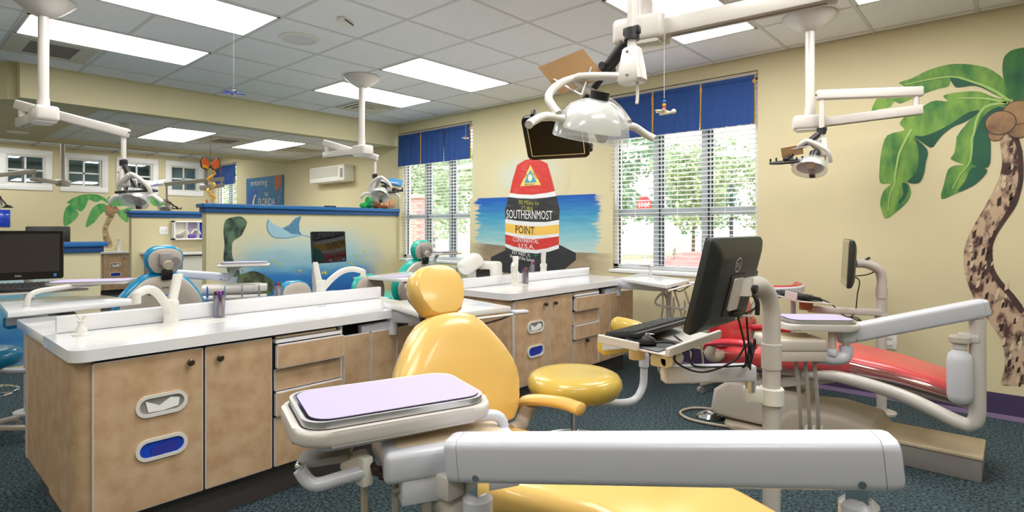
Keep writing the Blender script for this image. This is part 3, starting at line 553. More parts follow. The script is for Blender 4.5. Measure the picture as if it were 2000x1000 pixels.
BPALM = {'fronds': [[(3.178, 1.719), (3.101, 1.835), (2.981, 1.915), (2.853, 1.935), (2.716, 1.917), (2.572, 1.847), (2.466, 1.755), (2.526, 1.732), (2.461, 1.661), (2.421, 1.51), (2.431, 1.316), (2.552, 1.386), (2.623, 1.475), (2.649, 1.552), (2.613, 1.633), (2.69, 1.591), (2.769, 1.708), (2.811, 1.824), (2.927, 1.777), (3.013, 1.825), (3.101, 1.769)], [(3.079, 1.743), (2.949, 1.739), (2.853, 1.633), (2.79, 1.464), (2.769, 1.291), (2.895, 1.388), (2.981, 1.519), (3.057, 1.598), (3.079, 1.586)], [(3.2, 1.707), (3.222, 1.826), (3.323, 1.883), (3.54, 1.939), (3.836, 1.93), (3.958, 1.922), (4.081, 1.815), (4.156, 1.733), (4.032, 1.716), (3.897, 1.754), (3.836, 1.834), (3.776, 1.832), (3.752, 1.736), (3.599, 1.731), (3.425, 1.726), (3.312, 1.716)], [(3.267, 1.616), (3.368, 1.645), (3.483, 1.688), (3.575, 1.676), (3.483, 1.62), (3.46, 1.405), (3.38, 1.431), (3.312, 1.51)], [(3.161, 1.706), (3.112, 1.875), (3.211, 1.878), (3.233, 1.747), (3.2, 1.707)]], 'trunk': [(3.112, 1.494), (3.217, 1.496), (3.145, 1.35), (3.117, 1.232), (3.156, 1.087), (3.194, 0.968), (3.178, 0.89), (3.051, 0.893), (3.057, 0.958), (3.035, 1.115), (3.035, 1.272), (3.068, 1.389)], 'nuts': [((3.134, 1.574), 0.059), ((3.178, 1.532), 0.052), ((3.239, 1.635), 0.065), ((3.134, 1.665), 0.068)]}
SIGN = {'panel': [(-11.626, 2.266), (-10.104, 2.26), (-10.104, 1.55), (-11.626, 1.592)], 'orange': [[(-10.395, 2.258), (-10.151, 2.256), (-10.179, 2.037), (-10.275, 2.003), (-10.331, 1.96), (-10.387, 2.016)], [(-10.116, 2.011), (-10.148, 2.005), (-10.187, 1.946), (-10.195, 1.916), (-10.132, 1.944)], [(-10.211, 1.886), (-10.187, 1.847), (-10.235, 1.819), (-10.259, 1.842)], [(-10.259, 1.797), (-10.235, 1.765), (-10.267, 1.736), (-10.283, 1.767)], [(-10.291, 1.721), (-10.267, 1.698), (-10.323, 1.684)]], 'dolphin': [(-11.505, 1.639), (-11.542, 1.887), (-11.495, 1.992), (-11.385, 2.053), (-11.204, 2.053), (-10.975, 2.01), (-11.062, 1.974), (-11.115, 1.912), (-11.204, 1.859), (-11.24, 1.747), (-11.276, 1.634)], 'belly': [(-11.367, 1.636), (-11.33, 1.814), (-11.258, 1.909), (-11.186, 1.947), (-11.186, 1.907), (-11.24, 1.86), (-11.276, 1.748), (-11.294, 1.635)], 'texts': [('entering', [(-11.422, 2.222), (-10.701, 2.21), (-10.701, 2.069), (-11.422, 2.079)]), ('THE', [(-10.828, 1.953), (-10.671, 1.954), (-10.671, 1.88), (-10.828, 1.878)]), ('FLORIDA', [(-11.076, 1.851), (-10.4, 1.847), (-10.4, 1.701), (-11.076, 1.718)]), ('KEYS', [(-11.076, 1.662), (-10.4, 1.655), (-10.4, 1.586), (-11.076, 1.594)])]}
# ------------------------------------------------------------------ murals (flat paint on the walls)
def rebase(t, loc):
    t.location = loc; o = Matrix.Translation(-Vector(loc))
    for c in t.children:
        c.data.transform(o)
        for g in c.children: g.data.transform(o)
def flat(name, pts, f, m, parent, d=0., smooth_pts=False, jit=0):
    mb = MB()
    if smooth_pts: pts = [(p.x, p.y) for p in spl([(x, y, 0) for x, y in pts], 3, True)]
    P = [f(x, y, d) for x, y in pts]; mb._faces(P, tessellate_polygon([P]))
    return obj(name, mb, m, parent, smooth=0)
def ribbon(pts, w): 
    P = [Vector((x, y, 0)) for x, y in pts]; P = spl(P, 4); L, Rr = [], []
    for i, p in enumerate(P):
        d = (P[min(i+1, len(P)-1)]-P[max(i-1, 0)]).normalized(); n = Vector((-d.y, d.x, 0))*w*(1-.7*i/len(P)); L.append((p.x+n.x, p.y+n.y)); Rr.append((p.x-n.x, p.y-n.y))
    return L+Rr[::-1]
fw = lambda x, z, d=0.: V(x, YW-.002-d, z)             # on the window wall
fh = lambda y, z, d=0.: V(-6.698+d, y, z)              # on the partition
fb = lambda y, z, d=0.: V(XB+.002+d, y, z)             # on the back wall
t = thing('palm_mural', 'big green palm tree painted on the wall at the right', 'mural')
for i, q in enumerate(PALM['fronds']): flat('frond', q, fw, 'fronddark' if i in (3, 4) else 'frond', t, .0006*i, True)
for q in PALM['veins']: flat('leaf_vein', ribbon(q, .009), fw, 'vein', t, .0042)
flat('trunk', PALM['trunk'], fw, 'bark', t, .0006, True)
for i, (c, r) in enumerate(PALM['nuts']): flat('coconut_outline', ell(r*1.07, r*1.07, 20, *c), fw, 'darkbrown', t, .0048+.0008*i); flat('coconut', ell(r, r, 20, *c), fw, 'nut', t, .0052+.0008*i)
for q in PALM['shades']: flat('leaf_shade', q, fw, 'leafshade', t, .0036, True)
flat('trunk_shade', PALM['trunkshade'], fw, 'barkdark', t, .0011, True)
random.seed(3)
for k in range(90):                                    # dabs of dark and pale paint on the trunk
    i = random.randrange(0, 16); a, b = PALM['trunk'][i], PALM['trunk'][-1-i-2]; u = random.uniform(.12, .95)
    x, z = a[0]*(1-u)+b[0]*u, a[1]*(1-u)+b[1]*u+random.uniform(-.05, .05); r = random.uniform(.008, .02)
    if z < .22 or x > .25: continue
    flat('paint_dab', [(x+r*.6, z+r*1.8), (x+r*.3, z-r), (x-r*.7, z-r*1.7), (x-r*.4, z+r*.8)], fw, ('darkbrown' if random.random() < .35+u*.5 else 'tan'), t, .0014+.0002*(k % 5))
rebase(t, (.1, YW, 0))
t = thing('buoy_mural', 'painted red, black and yellow striped buoy monument on a beach, on the wall', 'mural')
flat('sky_wash', [(x, z) for x, z in ell(.62, .36, 28, -4.25, 1.86)], fw, 'skyp', t, 0)
SEA = BUOY['sea']; lo_ = [q for q in SEA if q[1] < 1.14 and -5.0 < q[0] < -3.3]
flat('sand', [(-5.2, .58), (-5.2, 1.1), (-4.48, 1.07), (-3.9, 1.03), (-3.1, 1.03), (-3.1, .58)], fw, 'sandpaint', t, .0006); flat('sea', [(-5.2, 1.655), (-4.5, 1.65), (-3.9, 1.645), (-3.1, 1.64), (-3.1, 1.02), (-3.9, 1.02), (-4.48, 1.06), (-5.2, 1.1)], fw, 'seapaint', t, .0008); flat('pedestal', BUOY['base'], fw, 'basepaint', t, .0014)
for n, q in BUOY['bands']: flat('stripe', q, fw, {'red': 'redpaint', 'white': 'whitepaint', 'black': 'blackpaint', 'yellow': 'yellowpaint'}[n], t, .0022)
for q, m, d in zip(BUOY['tri'], ('triyellow', 'bluepaint', 'cream'), (.003, .0036, .0042)): flat('emblem', q, fw, m, t, d)
for s, c, q in BUOY['texts']: text(s, q, lambda x, z: fw(x, z, .005), {'w': 'whitetext', 'k': 'blacktext', 'olive': 'olivetext'}[c], t)
flat('tiny_palm', BUOY['palmlet'], fw, 'markgreen', t, .005)
rebase(t, (-4.2, YW, 0))
t = thing('underwater_mural', 'painted stingray, reef and small yellow fish on the blue-topped partition', 'mural')
flat('water', [(2.49, .02), (2.49, 1.44), (5.04, 1.44), (5.04, .02)], fh, 'oceanpaint', t, .0)
flat('coral_column', OCEAN['column'], fh, 'coral', t, .001, True); flat('reef', OCEAN['reef'], fh, 'reef', t, .001, True)
flat('stingray', OCEAN['ray'], fh, 'raypaint', t, .0015); flat('stingray_wing', OCEAN['raywing'], fh, 'raydark', t, .002)
flat('ray_outline', ribbon(OCEAN['ray'][:8], .006), fh, 'raydark', t, .0024)
for i, (y, z) in enumerate(OCEAN['fish']):
    r = .034 if i == 3 else .02
    f_ = flat('painted_fish', [(y-r, z), (y-r*.3, z+r*.7), (y+r*.5, z+r*.4), (y+r*1.2, z+r*.8), (y+r*.9, z), (y+r*1.2, z-r*.6), (y+r*.4, z-r*.4), (y-r*.4, z-r*.6)], fh, 'fishyellow', t, .0015)
    flat('fish_stripe', [(y-r*.1, z+r*.6), (y+r*.15, z+r*.5), (y+r*.1, z-r*.5), (y-r*.15, z-r*.5)], fh, 'blacktext', t, .002)
for y, z in OCEAN['redfish']: flat('painted_fish', [(y-.012, z+.01), (y+.012, z), (y, z-.012)], fh, 'fishred', t, .0015)
rebase(t, (-6.7, 3.7, 0))
t = thing('palm_mural', 'smaller palm tree painted on the far back wall', 'mural')
for i, q in enumerate(BPALM['fronds']): flat('frond', q, fb, 'frondb', t, .0006*i, True)
flat('trunk', BPALM['trunk'], fb, 'barkb', t, .001, True)
for i, (c, r) in enumerate(BPALM['nuts']): flat('coconut', ell(r, r, 18, *c), fb, 'nut', t, .004+.0006*i)
rebase(t, (XB, 3.0, 0))
t = thing('wall_sign', 'blue painted sign with a dolphin on the wall beyond the partition', 'sign'); s = SIGN
mb = MB(); mb.prism(s['panel'], (0, YW-.025, 0), (1, 0, 0), (0, 0, 1), (0, .02, 0)); obj('board', mb, 'signblue', t, smooth=0); fs_ = lambda x, z, d=0.: V(x, YW-.026-d, z)
for q in s['orange']: flat('painted_land', q, fs_, 'signorange', t, .001)
flat('dolphin', s['dolphin'], fs_, 'dolphin', t, .001); flat('dolphin_belly', s['belly'], fs_, 'cream', t, .002)
for b_, q in s['texts']: text(b_, q, lambda x, z: fs_(x, z, .003), 'whitetext', t)
rebase(t, (-10.85, YW, 0))
# ------------------------------------------------------------------ cabinet islands
def ringpart(mb, outer, inner, f, d0, d1):
    mb.loft([[f(x, y, d) for x, y in l] for l, d in ((outer, d0), (outer, d1), (inner, d1), (inner, d0))], closed=True); return mb
def door(parent, y0, y1, z0, z1, out=0., knob=None, name='door'):
    """flush laminate front on the +X side with a white edge band"""
    d = obj(name, MB().box(-2.64+out, -2.619+out, y0+.003, y1-.003, z0+.003, z1-.003, .001), 'laminate', parent, smooth=0)
    mb = MB(); x0, x1 = -2.642+out, -2.6205+out
    for q in ((y0, y1, z0, z0+.003), (y0, y1, z1-.003, z1), (y0, y0+.003, z0, z1), (y1-.003, y1, z0, z1)): mb.box(x0, x1, *q)
    obj('edge_band', mb, 'edge', d, smooth=0)
    if out: obj('drawer_box', MB().box(-2.7, -2.64+out, y0+.01, y1-.01, z0+.01, z1-.02), 'edge', d, smooth=0)
    if knob:
        M = Matrix.Translation((-2.619+out, knob[0], knob[1])) @ Matrix.Rotation(pi/2, 4, 'Y')
        obj('knob', MB().lathe([(.006, 0), (.006, .012), (.013, .014), (.0145, .018), (.0145, .028), (.011, .031), (.001, .031)], 18, M), 'darkmetal', d)
    return d
def chute(parent, y, z, fill, k):
    f = lambda a, b, d: V(-2.619+d, y+a, z+b)
    o, i = rrect(.19, .088, .0435, 6), rrect(.162, .062, .0305, 6)
    c = obj('chute_ring', ringpart(MB(), o, i, f, -.004, .008), 'whitep', parent)
    mb = MB(); mb.prism(i, (-2.6185, y, z), (0, 1, 0), (0, 0, 1), (-.001, 0, 0)); obj('chute_opening', mb, fill, c, smooth=0)
    if k:
        mb = MB(); mb.prism([(-.05, -.025), (-.06, .02), (-.01, -.005), (.03, .02), (.065, .012), (.06, -.02), (.0, -.028)], (-2.617, y, z), (0, 1, 0), (0, 0, 1), (.002, 0, .002)); obj('bin_liner', mb, 'white', c, smooth=0)
    else:
        mb = MB(); mb.prism(rrect(.1, .04, .015), (-2.617, y+.01, z-.006), (0, 1, .1), (0, 0, 1), (.002, 0, 0)); obj('blue_liner', mb, 'markblue', c, smooth=0)
def island(oy, tag_, toe_x=-2.69):
    # sink cabinet
    t = thing('sink_cabinet', 'tan laminate sink cabinet with two doors and two bin chutes, %s island' % tag_, 'cabinet', (0, oy, 0), 0, 'island sink cabinets')
    arc = [(-2.69+.05*sin(R_(a)), .56-.05*cos(R_(a))) for a in range(0, 91, 15)]
    mb = MB(); mb.prism([(-3.098, .51)]+arc+[(-2.64, 1.258), (-3.098, 1.258)], (0, 0, .155), (1, 0, 0), (0, 1, 0), (0, 0, .628)); obj('carcass', mb, 'laminate2', t)
    obj('shadow_gap', MB().box(-2.64, -2.628, .57, 1.258, .156, .784), 'gap', t, smooth=0)
    d1 = door(t, .562, .953, .158, .772, 0, (.897, .722)); door(t, .962, 1.256, .158, .772, 0, (1.015, .72))
    chute(d1, .795, .568, 'greydark', 1); chute(d1, .795, .392, 'bluep', 0)
    # drawers
    t = thing('drawer_cabinet', 'four-drawer laminate cabinet with a pull-out board, %s island' % tag_, 'cabinet', (0, oy, 0), 0, 'island drawer cabinets')
    obj('carcass', MB().box(-3.098, -2.66, 1.259, 1.632, .155, .784), 'edge', t, smooth=0); obj('shadow_gap', MB().box(-2.66, -2.632, 1.263, 1.63, .157, .742), 'gap', t, smooth=0)
    obj('side_rail', MB().box(-2.66, -2.625, 1.622, 1.632, .157, .784), 'edge', t, smooth=0)
    obj('pull_out_board', MB().box(-2.95, -2.606, 1.268, 1.62, .742, .757, .002), 'edge', t, smooth=0); obj('slot', MB().box(-2.66, -2.648, 1.27, 1.615, .757, .784), 'gap', t, smooth=0)
    obj('stored_board', MB().box(-2.95, -2.632, 1.28, 1.6, .76, .77), 'tan', t, smooth=0)
    for z0, z1, o_, k in ((.626, .736, .03, None), (.515, .618, 0, None), (.399, .51, .018, None), (.158, .392, 0, None if tag_ == 'front' else (1.44, .375))): door(t, 1.268, 1.622, z0, z1, o_, k, 'drawer')
    # end cabinet with the niche for the swing arm
    t = thing('end_cabinet', 'narrow laminate cabinet under the swing-out worktop, %s island' % tag_, 'cabinet', (0, oy, 0), 0, 'island end cabinets')
    obj('carcass', MB().box(-3.098, -2.642, 1.633, 2.205, .155, .69), 'laminate2', t, smooth=0); obj('niche', MB().box(-3.09, -2.80, 1.64, 2.2, .69, .784), 'gap', t, smooth=0)
    door(t, 1.637, 1.8, .158, .722); door(t, 1.806, 1.972, .158, .722); door(t, 1.978, 2.203, .158, .722)
    obj('toe_panel', MB().box(-3.098, toe_x, 1.633, 2.15, 0, .155), 'toe', t, smooth=0)
    # kick base
    tag(obj('kick_base', MB().box(-3.68, toe_x, .57, 1.632, 0, .154), 'toe', None, (0, oy, 0), smooth=0), 'dark grey recessed plinth under the %s island' % tag_, 'plinth')
    # back half
    t = thing('back_cabinet', 'tan laminate cabinet on the rear side of the %s island' % tag_, 'cabinet', (0, oy, 0), 0, 'island back cabinets')
    obj('carcass', MB().box(-3.70, -3.1, .515, 2.205, .156, .784, .004), 'laminate2', t, smooth=0)
    d = obj('door', MB().box(-3.722, -3.701, .56, .95, .158, .772, .001), 'laminate2', t, smooth=0); M = Matrix.Translation((-3.722, .6, .70)) @ Matrix.Rotation(-pi/2, 4, 'Y')
    obj('knob', MB().lathe([(.006, 0), (.006, .012), (.0145, .016), (.0145, .03), (.001, .032)], 16, M), 'darkmetal', d)
    obj('edge_band', MB().box(-3.646, -3.642, .511, .515, .158, .784), 'edge', t, smooth=0)
    # worktop with moulded sink
    t = thing('worktop', 'glossy white worktop with an oval moulded sink, %s island' % tag_, 'worktop', (0, oy, 0), 0, 'island worktops')
    arc = [(-2.66+.06*sin(R_(a)), .55-.06*cos(R_(a))) for a in range(0, 91, 10)]
    outer = [(-3.1, .49)]+arc+[(-2.60, 2.21), (-3.1, 2.21)]; hole = ell(.155, .185, 36, -2.845, .775)
    mb = MB(); top = [V(x, y, .83) for x, y in outer]; hl = [V(x, y, .83) for x, y in hole]
    mb._faces(top+hl, tessellate_polygon([top, hl])); n = len(outer)
    for i in range(n):
        a, b = outer[i], outer[(i+1) % n]; mb._faces([V(*a, .83), V(*b, .83), V(*b, .785), V(*a, .785)], [(0, 1, 2, 3)])
    bot = [V(x, y, .785) for x, y in outer]; hb = [V(x, y, .785) for x, y in hole]; mb._faces(bot+hb, tessellate_polygon([bot, hb]))
    bmesh.ops.remove_doubles(mb.bm, verts=mb.bm.verts, dist=1e-5)
    obj('slab', mb, 'solid', t, smooth=30)
    obj('sink_bowl', MB().loft([[V(-2.845+(x+2.845)*k, .775+(y-.775)*k, z) for x, y in hole] for k, z in ((1, .8305), (.985, .822), (.95, .80), (.88, .765), (.7, .735), (.35, .72), (.05, .718))]), 'sinkbowl', t)
    obj('drain', MB().lathe([(.001, .722), (.022, .722), (.024, .719)], 16, Matrix.Translation((-2.845, .775, 0))), 'chrome', t)
    obj('splash_rail', MB().box(-3.128, -3.1, .535, 2.215, .83, .903, .006), 'solid', t)
    obj('cup_recess', MB().loft([[V(x, y, z) for x, y in ell(.042*k, .07*k, 28, -2.955, 1.12)] for k, z in ((1, .8301), (1, .832), (.93, .8325), (.9, .8308), (.1, .8306))]), 'sinkbowl', t)
    obj('port_plate', MB().box(-3.04, -3.02, 1.72, 1.77, .83, .8315), 'steel', t)
    t = thing('worktop', 'white worktop on the rear half of the %s island' % tag_, 'worktop', (0, oy, 0), 0, 'island worktops')
    obj('slab', MB().box(-3.755, -3.101, .49, 2.27, .785, .829, .006), 'solid', t)
for oy, n in ((0, 'front'), (2.42, 'window side')): island(oy, n)
def worktop_swing(L, N_, Rr, B, a, oy, tag_):
    t = thing('swing_worktop', 'white swing-out worktop on a bracket at the end of the %s island' % tag_, 'worktop', (0, 0, 0), 0, 'swing-out worktops')
    mb = MB(); mb.prism([L, N_, Rr, B], (0, 0, .834), (1, 0, 0), (0, 1, 0), (0, 0, .03), .006); obj('slab', mb, 'solid', t)
    N3, R3 = V(*N_, .822), V(*Rr, .822); e = (R3-N3).normalized(); p = V(e.y, -e.x, 0)*.015
    obj('edge_rod', MB().tube([N3+p, R3+p], .008), 'whitep', t)
    obj('side_handle', MB().beam(R3+e*.01+V(0, 0, .008), R3+e*.11+V(0, 0, .004), .05, .022, .009, 3), 'greyp', t)
    obj('cable', MB().tube(spl([N3+p+e*.12, N3+p+e*.25+V(0, 0, -.03), N3+p+e*.4+V(0, 0, -.02), R3+p]), .005, 8), 'cable', t)
    obj('bracket_arm', MB().beam((-2.66, 1.76+oy, .725), (-2.64, 1.98+oy, .735), .05, .07, .008), 'greyp', t)
    obj('pivot', MB().cyl((-2.63, 1.95+oy, .69), (-2.63, 1.95+oy, .835), .03), 'greyp', t)
    obj('support_box', MB().beam((-2.64, 1.97+oy, .79), ((L[0]+Rr[0])/2+.12, (L[1]+Rr[1])/2, .80), .1, .07, .015), 'greyp', t)
    rebase(t, (-2.63, 1.95+oy, 0))
worktop_swing((-2.712, 1.952), (-2.12, 1.80), (-2.04, 2.295), (-2.608, 2.40), 0, 0, 'front')
worktop_swing((-2.502, 4.206), (-1.936, 3.911), (-2.007, 4.455), (-2.62, 4.75), 0, 2.42, 'window side')
# faucets
def faucet(x, y, rz, label, k=1):
    t = thing('faucet', label, 'faucet', (x, y, .83), rz, 'white lever faucets')
    obj('base', MB().lathe([(.001, 0), (.034, 0), (.031, .02), (.03, .075), (.034, .082), (.034, .1), (.028, .112), (.001, .116)], 20), 'whitep', t)
    P = spl([(0, 0, .04), (.06, 0, .11), (.13, 0, .165), (.2, 0, .182), (.26, 0, .17), (.275, 0, .16)], 5); obj('spout', MB().tube(P, .021, 12, r2=.017), 'whitep', t)
    obj('aerator', MB().cyl((.272, 0, .175), (.272, 0, .13), .018), 'whitep', t)
    lv = MB().loft([[V(-.012-.05*u*k+cos(a)*(.022-.006*u), sin(a)*(.02+.004*u), .1+.13*u) for a in [2*pi*i/12 for i in range(12)]] for u in (0, .25, .5, .75, .95, 1)]); obj('lever', lv, 'whitep', t)
    obj('hot_cold_dot', MB().ball((.018, -.012, .135), .004), 'bluep', t)
faucet(-3.05, .965, R_(-46), 'tall white lever faucet over the oval sink of the front island')
faucet(-3.44, 1.98, R_(48), 'white lever faucet behind the splash rail of the front island', .5)
faucet(-2.96, 3.38, R_(-52), 'white lever faucet at the sink of the window side island')
faucet(-3.42, 4.32, R_(130), 'white lever faucet behind the splash rail near the buoy mural')
def pen_cup(x, y, caps, where):
    z = .83; tag(obj('pen_cup', MB().lathe([(.001, .001), (.026, .001), (.03, .115), (.028, .115), (.024, .006), (.001, .006)], 18), 'clear', None, (x, y, z)), 'clear plastic cup of marker pens %s' % where, 'cup', 'pen cups')
    for i, c in enumerate(caps):
        a = 2*pi*i/len(caps); p = (x+.012*cos(a), y+.012*sin(a), z+.008)
        m = thing('marker_pen', '%s marker pen in the cup %s' % ({'markred': 'red', 'markblue': 'blue', 'markgreen': 'green', 'markpink': 'pink', 'markblack': 'black'}[c], where), 'pen', p, 0, 'marker pens')
        m.rotation_euler = (.08*sin(a), -.08*cos(a), a)
        obj('barrel', MB().cyl((0, 0, 0), (0, 0, .085), .0075, n=10), c if i % 2 else 'white', m); obj('pen_cap', MB().cyl((0, 0, .085), (0, 0, .125), .008, .006, n=10), c, m)
pen_cup(-3.06, 1.19, ['markblue', 'markred', 'markblue', 'markpink', 'markblack', 'markblue'], 'beside the front sink')
pen_cup(-3.30, 1.62, ['markred', 'markgreen', 'markblack', 'markblue'], 'behind the front splash rail')
pen_cup(-2.99, 3.54, ['markpink', 'markgreen', 'markblue', 'markred'], 'at the window side sink')
pen_cup(-3.40, 4.12, ['markred', 'markblue', 'markblack', 'markpink'], 'behind the window side splash rail')
t = thing('soap_dispenser', 'small white dispenser knob at the left corner of the front sink', 'dispenser', (-2.985, .60, .83))
obj('base', MB().lathe([(.001, 0), (.034, 0), (.034, .006), (.022, .012), (.02, .03), (.013, .04), (.012, .055), (.017, .062), (.001, .066)], 20), 'whitep', t)
for s in (-1, 1): obj('spout_arm', MB().tube([(0, 0, .058), (.008*s, .006*s, .075), (.016*s, .014*s, .085)], .005, 8), 'whitep', t)
t = thing('model_trimmer', 'white plastic appliance with a tilted hood behind the window side sink', 'appliance', (-3.5, 3.5, .83), R_(20))
obj('hood', MB().beam((-.12, -.1, .09), (.02, .02, .2), .2, .13, .05, 3), 'whitep', t); obj('body', MB().box(-.1, .16, -.02, .2, 0, .16, .03), 'whitep', t); obj('window_plate', MB().box(.0, .13, -.035, -.021, .02, .1, .01), 'screen', t)
# ------------------------------------------------------------------ dental chairs  (local +x runs from the head to the foot end)
def mirror_outline(half): return [(w, v) for v, w in half]+[(-w, v) for v, w in reversed(half)]
def dental_chair(loc, rz, m, m2, label, cover=False, tilt=.24, lift=0.):
    t = thing('dental_chair', label, 'dental chair', loc, rz, 'dental chairs')
    mb = MB(); mb.prism([(x-.06, y) for x, y in rrect(.74, .5, .1)], (0, 0, 0), (1, 0, 0), (0, 1, 0), (0, 0, .035), .012); obj('floor_plate', mb, 'taupe', t)
    mb = MB(); mb.prism([(-.52, .09), (-.47, .05), (.05, .05), (.08, .12), (.02, .27), (-.4, .30), (-.5, .22)], (0, -.19, 0), (1, 0, 0), (0, 0, 1), (0, .38, 0), .03, 3); obj('lift_housing', mb, 'plastic2', t)
    mb = MB(); mb.prism([(-.1, 0), (.45, 0), (.47, .1), (.4, .19), (.2, .22), (-.02, .20), (-.1, .12)], (0, -.21, 0), (1, 0, 0), (0, 0, 1), (0, .42, 0), .04, 3); obj('pump_cover', mb, 'taupe', t)
    mb = MB()
    for y in (-.12, .12): mb.beam((-.3, y, .27), (.2, y, .41), .04, .06, .01)
    obj('lift_link', mb, 'plastic2', t)
    mb = MB(); mb.prism([(-.5, .40), (-.1, .38), (.3, .41), (.72, .37), (.74, .39), (.3, .46), (0, .45), (-.45, .44)], (0, -.15, 0), (1, 0, 0), (0, 0, 1), (0, .3, 0), .015); obj('seat_frame', mb, 'plastic2', t)
    st = [(x, w, z+lift, th) for x, w, z, th in [(-.50, .40, .465, .06), (-.46, .47, .49, .10), (-.3, .5, .495, .11), (0, .5, .525, .11), (.25, .47, .55, .105), (.5, .43, .52, .095), (.72, .40, .47, .09), (.84, .34, .435, .075), (.865, .24, .425, .045)]]
    sec = lambda x, w, z, th: [V(x, y, z-th/2+q) for y, q in rrect(w, th, min(th*.46, .045), 5)]
    obj('seat_cushion', MB().loft([sec(*s) for s in st]), m2, t)
    if cover: obj('clear_foot_cover', MB().loft([sec(x, w+.012, z+.005, th+.008) for x, w, z, th in ((.3, .465, .547, .10), (.5, .43, .52, .095), (.72, .40, .472, .09), (.84, .35, .44, .08), (.875, .25, .43, .05))]), 'clearwrap', t)
    # backrest: u across, v up the back
    n = V(cos(tilt), 0, sin(tilt)); v = V(-sin(tilt), 0, cos(tilt)); u = V(0, 1, 0); o = V(-.46, 0, .50)
    half = [(0, .22), (.03, .255), (.08, .285), (.14, .305), (.19, .31), (.24, .298), (.30, .265), (.36, .22), (.41, .175), (.445, .13), (.462, .08), (.468, .03)]
    ol = mirror_outline(half)
    obj('backrest_cushion', MB().pillow(ol, o+n*.03, u, v, n*.1), m, t)
    b = obj('backrest_shell', MB().pillow([(x*.9, .02+y*.92) for x, y in ol], o-n*.03, u, v, -n*.06), 'plastic2', t)
    obj('shell_screw', MB().ball(o-n*.062+v*.33+u*.1, .012), 'greydark', b)
    # headrest
    hd = [(-.105, .05), (-.09, .085), (-.04, .118), (.01, .13), (.05, .122), (.08, .1), (.10, .06), (.105, .02)]
    ho = o+v*.56+n*.02
    h = obj('headrest', MB().pillow(mirror_outline(hd), ho, u, v, n*.085), m, t)
    obj('headrest_shell', MB().pillow([(x*.88, y*.88) for x, y in mirror_outline(hd)], ho-n*.04, u, v, -n*.025), 'plastic2', h)
    obj('headrest_hinge', MB().cyl(ho-n*.05-u*.05-v*.0, ho-n*.085-u*.05, .035).box(-.03, .03, -.03, .05, -.03, .06, .01, M=Matrix.Translation(ho-n*.065)), 'greydark', h)
    obj('headrest_knob', MB().cyl(ho-n*.06-v*.02, ho-n*.115-v*.02, .038, .034, 9, bev=.004), 'taupe', h)
    obj('headrest_slide', MB().beam(ho-v*.04-n*.05, o+v*.36-n*.055, .05, .014, .004, up=n), 'chrome', t); obj('slide_clamp', MB().beam(o+v*.43-n*.07, o+v*.5-n*.07, .07, .03, .006, up=n), 'black', t)
    for s in (-1, 1):
        obj('arm_bracket', MB().tube(spl([(-.42, .2*s, .47), (-.45, .3*s, .46), (-.46, .34*s, .49), (-.44, .345*s, .545)]), .032, 10), 'taupe', t)
        P = spl([(-.5, .33*s, .51), (-.47, .345*s, .55), (-.38, .35*s, .572), (-.27, .352*s, .582), (-.19, .345*s, .58), (-.165, .343*s, .578)], 4)
        mb = MB(); N = len(P); rings = []
        for i, p in enumerate(P):
            k = min(1, .55+i*.12, .5+(N-1-i)*.25); rings.append([p+V(0, cos(a)*.036*k, sin(a)*.024*k) for a in [2*pi*j/14 for j in range(14)]])
        obj('armrest', mb.loft(rings), m, t)
    return t
dental_chair((-1.10, 1.50, 0), 0, 'yellow', 'yellow', 'glossy yellow dental chair in the foreground', tilt=.34)
dental_chair((-1.0, 3.88, 0), 0, 'red', 'redtop', 'red dental chair by the wall with the big palm mural', True, tilt=.1, lift=.02)
dental_chair((-5.22, 1.43, 0), pi, 'blue', 'blue', 'bright blue dental chair behind the front island', tilt=.18)
dental_chair((-5.25, 3.86, 0), pi, 'teal', 'teal', 'green-blue dental chair in front of the corner window', tilt=.2)
# floor junction boxes at the foot ends
def junction_box(x0, x1, y0, y1, label):
    t = thing('junction_box', label, 'floor box', ((x0+x1)/2, (y0+y1)/2, 0), 0, 'floor boxes'); a, b = (x1-x0)/2, (y1-y0)/2
    obj('body', MB().box(-a, a, -b, b, 0, .112, .006), 'greydark', t); obj('lid', MB().box(-a-.006, a+.006, -b-.006, b+.006, .112, .135, .008, 3), 'tan', t)
junction_box(-.57, -.13, 3.71, 4.03, 'low steel floor box with a tan lid beside the red chair')
junction_box(-.62, -.2, 1.36, 1.64, 'low floor box with a tan lid under the yellow chair')

# ------------------------------------------------------------------ delivery units (swing arm, control head, tray)
def paper_sheet(c, rz, L, W_, m, label, tilt=0):
    mb = MB(); mb.prism(rrect(L, W_, .045), (0, 0, 0), (1, 0, 0), (0, 1, 0), (0, 0, .0015)); o = obj('tray_paper', mb, m, None, c, (tilt, 0, rz), smooth=0); return tag(o, label, 'paper', 'tray papers')
def tray_set(c, rz, label, where, L=.40, W_=.255):
    t = thing('instrument_tray', label, 'tray', c, rz, 'instrument trays')
    o, i = rrect(L, W_, .05), rrect(L-.016, W_-.016, .043); f = lambda x, y, d: V(x, y, d)
    obj('rim', ringpart(MB(), o, i, f, 0, .014), 'steel', t); mb = MB(); mb.prism(i, (0, 0, 0), (1, 0, 0), (0, 1, 0), (0, 0, .003)); obj('tray_floor', mb, 'steel', t)
    q = Vector(c)
    paper_sheet(q+V(0, 0, .012), rz+.02, L-.03, W_-.03, 'paper2', 'purple lower sheet of paper on the tray %s' % where); paper_sheet(q+V(.004, .003, .0155), rz, L-.022, W_-.024, 'paper', 'pale lilac paper sheet on the tray %s' % where)
